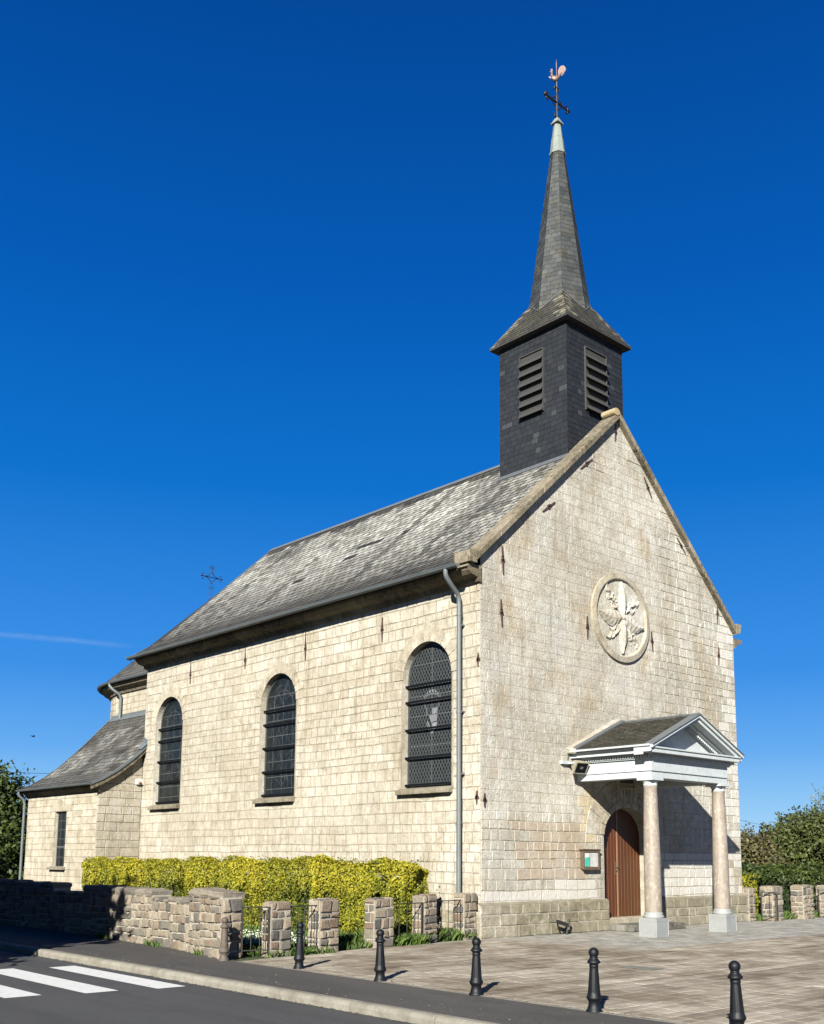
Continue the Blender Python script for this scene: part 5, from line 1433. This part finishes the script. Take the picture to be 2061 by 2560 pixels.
# ================================================================== VEGETATION
def leaf_quads(P, Nrm, size, spread=.9, aspect=1.7, flat=.0):
    n = len(P); P = np.asarray(P); D = np.asarray(Nrm)+nrg.normal(0, spread, (n, 3)); D /= np.linalg.norm(D, axis=1)[:, None]+1e-9
    T = nrg.normal(0, 1, (n, 3)); T -= (T*D).sum(1)[:, None]*D; T /= np.linalg.norm(T, axis=1)[:, None]+1e-9
    B = np.cross(D, T); s = np.asarray(size).reshape(-1, 1)*nrg.uniform(.65, 1.3, (n, 1))
    V = np.stack([P-T*s*aspect/2, P+B*s/2+D*s*.12, P+T*s*aspect/2, P-B*s/2+D*s*.12], 1)
    return V
def vnoise3(P, sc, seed=0):
    Q = P*sc+seed*17.3
    return (np.sin(Q[:, 0]*1.7+np.sin(Q[:, 1]*1.3+seed)*1.5)+np.sin(Q[:, 1]*2.1+np.sin(Q[:, 2]*1.9)*1.4+1.1)+np.sin(Q[:, 2]*1.8+np.sin(Q[:, 0]*1.6)*1.6+2.3))/3

def clipped_hedge(name, path, depth, h, n, size, mat, label, cat='hedge', hvar=.06, group=None, sprigs=0, tone_mu=.49, top_boost=.2, wob=.19):
    """path: two (x,y) ends of the FRONT face line; depth to the back; leaf shell over a solid core coloured dark for inner shade"""
    (x0, y0), (x1, y1) = path; L = math.hypot(x1-x0, y1-y0); d = np.array([(x1-x0)/L, (y1-y0)/L, 0]); nb = np.array([-d[1], d[0], 0])
    # nb points to the back
    if depth < 0: nb = -nb; depth = -depth
    e = empty(name, (x0, y0, 0)); tag(e, label, cat, group)
    areas = np.array([L*h, L*depth, depth*h, depth*h, L*h*.25]); pr = areas/areas.sum()
    f = nrg.choice(5, n, p=pr); a = nrg.random(n)*L; b = nrg.random(n)*depth; z = h*(1-nrg.random(n)**1.15)
    P = np.zeros((n, 3)); Nn = np.zeros((n, 3))
    aa = np.where(f == 2, 0, np.where(f == 3, L, a)); bb = np.where(f == 0, 0, np.where(f == 4, depth, b)); zz = np.where(f == 1, h, z)
    Nn[f == 0] = -nb; Nn[f == 1] = (0, 0, 1); Nn[f == 2] = -d; Nn[f == 3] = d; Nn[f == 4] = nb
    # rounded edges
    rc = .16
    P = aa[:, None]*d+bb[:, None]*nb; P[:, 2] = zz
    cenb = np.clip(bb, rc, depth-rc); cena = np.clip(aa, rc, L-rc); cenz = np.clip(zz, -9, h-rc)
    C = cena[:, None]*d+cenb[:, None]*nb; C[:, 2] = cenz
    off = P-C; ln = np.linalg.norm(off, axis=1)[:, None]+1e-9
    P = C+off/ln*np.minimum(ln, rc*1.05); Nn = .6*Nn+.6*off/ln
    W_n = vnoise3(P, 1.6, 3)*.6+vnoise3(P, 4.5, 7)*.4
    P = P+Nn*(wob*W_n)[:, None]-Nn*(nrg.random(n)**2*.16)[:, None]
    P[:, 2] += hvar*vnoise3(P, .9, 5)*(P[:, 2]/h)
    cl_ = vnoise3(P, 3.4, 13); kp = (cl_ > -.5) | (nrg.random(n) < .3)
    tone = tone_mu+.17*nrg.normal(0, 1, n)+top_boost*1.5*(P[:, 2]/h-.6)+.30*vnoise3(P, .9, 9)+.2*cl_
    P = P[kp]; Nn = Nn[kp]; tone = tone[kp]; n = len(P)
    V = leaf_quads(P, Nn+np.array([0, 0, .35]), np.full(n, size))
    if sprigs:
        m = sprigs; a = nrg.random(m)*L; b = nrg.random(m)*depth
        Q = a[:, None]*d+b[:, None]*nb; Q[:, 2] = h+nrg.random(m)*.10+hvar*vnoise3(Q, .9, 5)
        V = np.concatenate([V, leaf_quads(Q, np.tile([0, 0, 1.], (m, 1)), np.full(m, size), 1.5)]); tone = np.concatenate([tone, np.full(m, .35)+.25*nrg.normal(0, 1, m)])
    quads_obj('foliage', V, np.clip(tone, 0, 1), mat, e)
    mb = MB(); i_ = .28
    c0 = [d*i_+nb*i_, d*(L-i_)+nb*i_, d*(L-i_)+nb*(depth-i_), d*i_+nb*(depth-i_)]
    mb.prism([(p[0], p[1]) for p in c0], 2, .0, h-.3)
    mb.build('shade_core', COREM, e)  # solid filler box, its dark colour standing in for shade behind the leaves
    return e
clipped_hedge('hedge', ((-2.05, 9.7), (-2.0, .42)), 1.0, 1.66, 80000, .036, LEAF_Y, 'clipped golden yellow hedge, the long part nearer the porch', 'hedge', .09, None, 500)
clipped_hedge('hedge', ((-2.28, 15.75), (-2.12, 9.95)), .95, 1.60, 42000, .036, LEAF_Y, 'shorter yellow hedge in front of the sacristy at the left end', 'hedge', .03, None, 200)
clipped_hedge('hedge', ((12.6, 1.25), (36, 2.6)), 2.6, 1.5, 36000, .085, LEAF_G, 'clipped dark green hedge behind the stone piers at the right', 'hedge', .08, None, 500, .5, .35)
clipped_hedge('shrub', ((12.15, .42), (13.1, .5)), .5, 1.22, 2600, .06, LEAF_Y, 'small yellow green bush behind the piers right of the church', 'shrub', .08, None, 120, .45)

def tree(name, loc, blobs, nleaf, size, mat, label, cat='tree', group=None, trunk=.14, th=None, spikes=0, sparse=0., bark=TWIG, limbs=7, tone_mu=.5, shell=.55):
    e = empty(name, loc); tag(e, label, cat, group)
    vol = np.array([b[3]*b[4]*b[5] for b in blobs])**.75; pr = vol/vol.sum()
    k = nrg.choice(len(blobs), nleaf, p=pr); B = np.array(blobs)[k]
    D = nrg.normal(0, 1, (nleaf, 3)); D /= np.linalg.norm(D, axis=1)[:, None]
    rr = (shell+(1-shell)*nrg.random(nleaf))*(1+.28*vnoise3(D*2.2+B[:, :3]*.9, 1.5, 3)+.10*nrg.normal(0, 1, nleaf))
    # leaves gather in clumps with gaps between
    cl = vnoise3(D*4.5+B[:, :3], 1.7, 8); keep = nrg.random(nleaf) < np.clip(.75+.6*cl-sparse, .08, 1)
    P = B[:, :3]+D*rr[:, None]*B[:, 3:6]; P = P[keep]; D = D[keep]; B = B[keep]; P[:, 2] = np.maximum(P[:, 2], .1)
    tone = tone_mu+.18*nrg.normal(0, 1, len(P))+.25*cl[keep]+.1*vnoise3(P, .8, 4)
    V = leaf_quads(P, D*.8+np.array([0, 0, .4]), np.full(len(P), size))
    sp = MB()
    for q in range(spikes):
        b = blobs[int(nrg.integers(len(blobs)))]; a = nrg.uniform(0, 6.28); t = nrg.uniform(.0, .8)
        p0 = Vector((b[0]+b[3]*t*math.cos(a), b[1]+b[4]*t*math.sin(a), b[2]+b[5]*math.sqrt(1-t*t)*.85)); p1 = p0+Vector((nrg.normal(0, .2)*b[5], nrg.normal(0, .2)*b[5], nrg.uniform(.2, .5)*b[5]))
        sp.tube([p0, (p0+p1)/2+Vector((nrg.normal(0, .02), nrg.normal(0, .02), 0)), p1], [.014, .01, .005], 4, 0, .5, False)
        m = 9; tt_ = nrg.random(m); Q = np.array([p0+(p1-p0)*float(t_) for t_ in tt_])+nrg.normal(0, size*.7, (m, 3))
        V = np.concatenate([V, leaf_quads(Q, nrg.normal(0, 1, (m, 3)), np.full(m, size*.8))]); tone = np.concatenate([tone, np.full(m, .45)])
    if spikes: tag(sp.build('twigs', bark, e), kind='stuff'); sp = MB()
    quads_obj('crown', V, np.clip(tone, 0, 1), mat, e)
    top = max(b[2] for b in blobs); cx = sum(b[0] for b in blobs)/len(blobs); cy = sum(b[1] for b in blobs)/len(blobs)
    sp.tube([(0, 0, -.15), (.05, 0, top*.25), (cx*.5, cy*.5, top*.55), (cx, cy, top)], [trunk*1.25, trunk, trunk*.7, trunk*.3], 8)
    for q in range(limbs):
        b = blobs[q % len(blobs)]; z0 = top*nrg.uniform(.2, .5)
        f_ = z0/(top*.55); sp.tube([(cx*.5*f_, cy*.5*f_, z0), (b[0]*.55, b[1]*.55, z0+(b[2]-z0)*.6), (b[0]+nrg.normal(0, .3)*b[3], b[1]+nrg.normal(0, .3)*b[4], b[2]+b[5]*.4)], [trunk*.5, trunk*.3, trunk*.08], 6)
    sp.build('trunk', bark, e)
    return e
# right background
tree('shrub', (22.9, 6.6, 0), [(-.6, 0, 1.4, 1.3, 1.2, 1.4), (.8, .3, 1.5, 1.3, 1.2, 1.5), (0, -.3, .9, 1.8, 1.5, 1.1)], 36000, .10, LEAF_B, 'rounded russet green shrub beyond the hedge, close to the church corner', 'shrub', None, .1, None, 26, 0, TWIG, 6, .5)
tree('tree', (31.2, 8.4, 0), [(-1.2, 0, 2.0, 1.8, 2., 1.6), (1.1, .4, 2.5, 1.8, 2., 1.6), (0, 0, 1.4, 2.8, 2.2, 1.5), (3.2, .5, 2.2, 2., 2., 1.9), (-.3, -.5, 1.9, 2.6, 2., 1.9)], 70000, .12, LEAF_O, 'taller dense olive green tree beyond the hedge at the right edge', 'tree', None, .16, None, 60, 0, TWIG, 9, .5)
tree('tree', (36.6, 9.0, 0), [(0, 0, 3.6, 1.7, 1.7, 1.9), (.8, 0, 1.9, 1.8, 1.7, 1.6)], 9000, .09, LEAF_P, 'thin pale budding tree partly cut off by the right edge', 'tree', None, .12, None, 70, .25, TWIG, 10, .4)
# left background
tree('tree', (-.6, 31.0, 0), [(-1.2, 0, 3.0, 2.1, 2., 2.2), (1.0, .3, 3.4, 1.9, 2., 2.3), (.3, -.4, 1.5, 3.2, 2., 1.8), (-3.4, 0, 2.8, 2.2, 2, 2.2)], 60000, .13, LEAF_G, 'dense green tree behind the sacristy at the left edge', 'tree', None, .18, None, 40, 0, TWIG, 8, .68)
tree('shrub', (-2.6, 25.6, 0), [(-.2, 0, 1.1, 1.5, 1.3, 1.25), (-1.9, .3, 1.1, 1.4, 1.3, 1.2), (.9, .6, 1.0, 1., .9, 1.1)], 24000, .10, LEAF_G, 'dark shaded shrub behind the sacristy downpipe, above the wall', 'shrub', None, .08, None, 10, 0, TWIG, 5, .35)
tree('tree', (1.2, 36.0, 0), [(0, 0, 4.3, 1.5, 1.4, 1.5), (-.7, 0, 3., 1.6, 1.5, 1.5), (1.2, .2, 4.5, 1.2, 1.2, 1.3)], 3800, .14, LEAF_O, 'loose leafy sapling rising above the sacristy roof edge', 'tree', None, .1, None, 46, .35, TWIG, 9, .5)
tree('tree', (-5.5, 46.0, 0), [(0, 0, 5.2, 2.4, 2.2, 2.4), (-2, 0, 4.4, 2., 2., 2.)], 5200, .13, LEAF_P, 'pale budding tree far behind at the left edge', 'tree', None, .16, None, 90, .35, TWIG, 12, .45)
# trees on the far side of the road whose shade falls over the wall and pavement at the left
for i, (x, y, r_, h, lb) in enumerate(((-15.9, 1.7, 2.6, 8.2, 'leafy tree across the road, nearest the crossing'), (-16.6, 5.6, 2.8, 8.4, 'second leafy tree across the road, beyond the crossing'), (-16.6, 10.2, 2.8, 8.3, 'third leafy tree across the road, farthest but one up the road'), (-16.6, 14.8, 2.8, 8.3, 'last leafy tree across the road, farthest from the crossing'))):
    tree('tree', (x, y, -.11), [(0, 0, h-r_*.9, r_, r_, r_*.95), (.2, .5, h*.45, r_, r_, r_*.95), (-.2, -.2, h*.3, r_*.9, r_*.9, r_*.8)], 26000, .26, LEAF_G, lb, 'tree', 'trees across the road', .18, None, 10, -.4, TWIG, 6, .5, .2)

# grass, daisies and weeds
def blades(n, xr, yr, hgt, clump=None):
    x = nrg.uniform(*xr, n); y = nrg.uniform(*yr, n); P = np.stack([x, y, np.full(n, -.015)], 1)
    return P, hgt*nrg.uniform(.4, 1.2, n)
sets = [blades(9000, (-6.4, -2.1), (-.35, 4.0), .16), blades(5000, (-6.4, -2.1), (4.0, 9), .14), blades(2600, (-3.9, -2.2), (-.1, 1.0), .24), blades(1500, (-2.9, -1.8), (-.25, .2), .22), blades(1600, (-1.6, -.25), (-.0, .5), .26), blades(700, (11.7, 12.2), (-.2, .6), .2), blades(1800, (12.6, 15.4), (-.35, .4), .22), blades(500, (-6.2, -4.7), (-.75, -.45), .16)]
# weeds at the foot of the rubble wall
yw = nrg.uniform(.3, 6, 900); xw = np.array([wallx(v) for v in yw])-nrg.random(900)*.09
keep = np.sin(yw*5.1)+np.sin(yw*2.3+1) > .5
sets.append((np.stack([xw, yw, np.zeros(900)], 1)[keep], .12*nrg.uniform(.4, 1.3, 900)[keep]))
P = np.concatenate([s_[0] for s_ in sets]); H = np.concatenate([s_[1] for s_ in sets]); n = len(P)
a = nrg.uniform(0, 6.28, n); lean = nrg.normal(0, .35, (n, 2))*H[:, None]; wv = np.stack([np.cos(a), np.sin(a), np.zeros(n)], 1)*.008*(1+H[:, None]*2)
T = P+np.concatenate([lean, H[:, None]], 1); Md = P+np.concatenate([lean*.35, H[:, None]*.6], 1)
V = np.stack([P-wv, P+wv, Md+wv*.7, T], 1)
gr = quads_obj('grass', V, np.clip(nrg.normal(.5, .22, n), 0, 1), GRASSM); tag(gr, kind='stuff')
n = 900; P = np.stack([nrg.uniform(-6.2, -3.4, n), nrg.uniform(.6, 3.6, n), nrg.uniform(.1, .17, n)], 1)
V = leaf_quads(P, np.tile([-.4, -.4, 1.], (n, 1)), np.full(n, .032), .4, 1.)
tag(quads_obj('daisies', V, np.full(n, .5), DAISY), kind='stuff')

# ================================================================== wires and a bird
def wire(p, q, sag, label, r=.012):
    mb = MB(); p, q = Vector(p), Vector(q)
    mb.tube([p.lerp(q, t/16)-Vector((0, 0, sag*(1-(2*t/16-1)**2))) for t in range(17)], r, 5)
    tag(mb.build('power_line', IRON), label, 'power line')
wire((-14, 40, 6.35), (14, 44.5, 6.9), .3, 'thin black power line behind the sacristy roof at the left')
wire((24, 30, 9.2), (70, 26, 3.6), .3, 'thin power line in the sky right of the church')
bd = empty('bird', (-1.0, 24.0, 7.0)); tag(bd, 'small dark bird flying in the sky left of the church', 'bird')
mb = MB()
rows = [[Vector((t, .045*s_*math.cos(a), .04*s_*math.sin(a))) for a in [2*math.pi*k/8 for k in range(8)]] for t, s_ in ((-.16, .15), (-.1, .6), (0, 1.), (.1, .8), (.15, .6), (.2, .12))]
mb.grid(rows, 0, .5, 0, True, True); mb.ball((.17, 0, .012), .032, 6)
mb.face([(-.15, -.02, 0), (-.15, .02, 0), (-.26, .05, .0), (-.26, -.05, .0)])
for s_ in (-1, 1):
    mb.face([(.08, s_*.03, .02), (-.07, s_*.03, .02), (-.08, s_*.18, .10), (.06, s_*.2, .11)]); mb.face([(.06, s_*.2, .11), (-.08, s_*.18, .10), (-.12, s_*.34, .06)])
mb.build('body', IRON, bd)
bd.location = (1.65, 30, 7.15); # a few lighter repair scuffs keep the bollards from looking cloned
for i_, o_ in enumerate([o for o in bpy.data.objects if o.name.startswith('bollard')]): o_.rotation_euler.x = [0, .012, -.01, .018, -.015, .008][i_ % 6]; o_.rotation_euler.y = [.01, -.012, 0, .014, -.008, .016][i_ % 6]
bd.rotation_euler = (0, 0, .3); bd.scale = (.55, .55, .55)
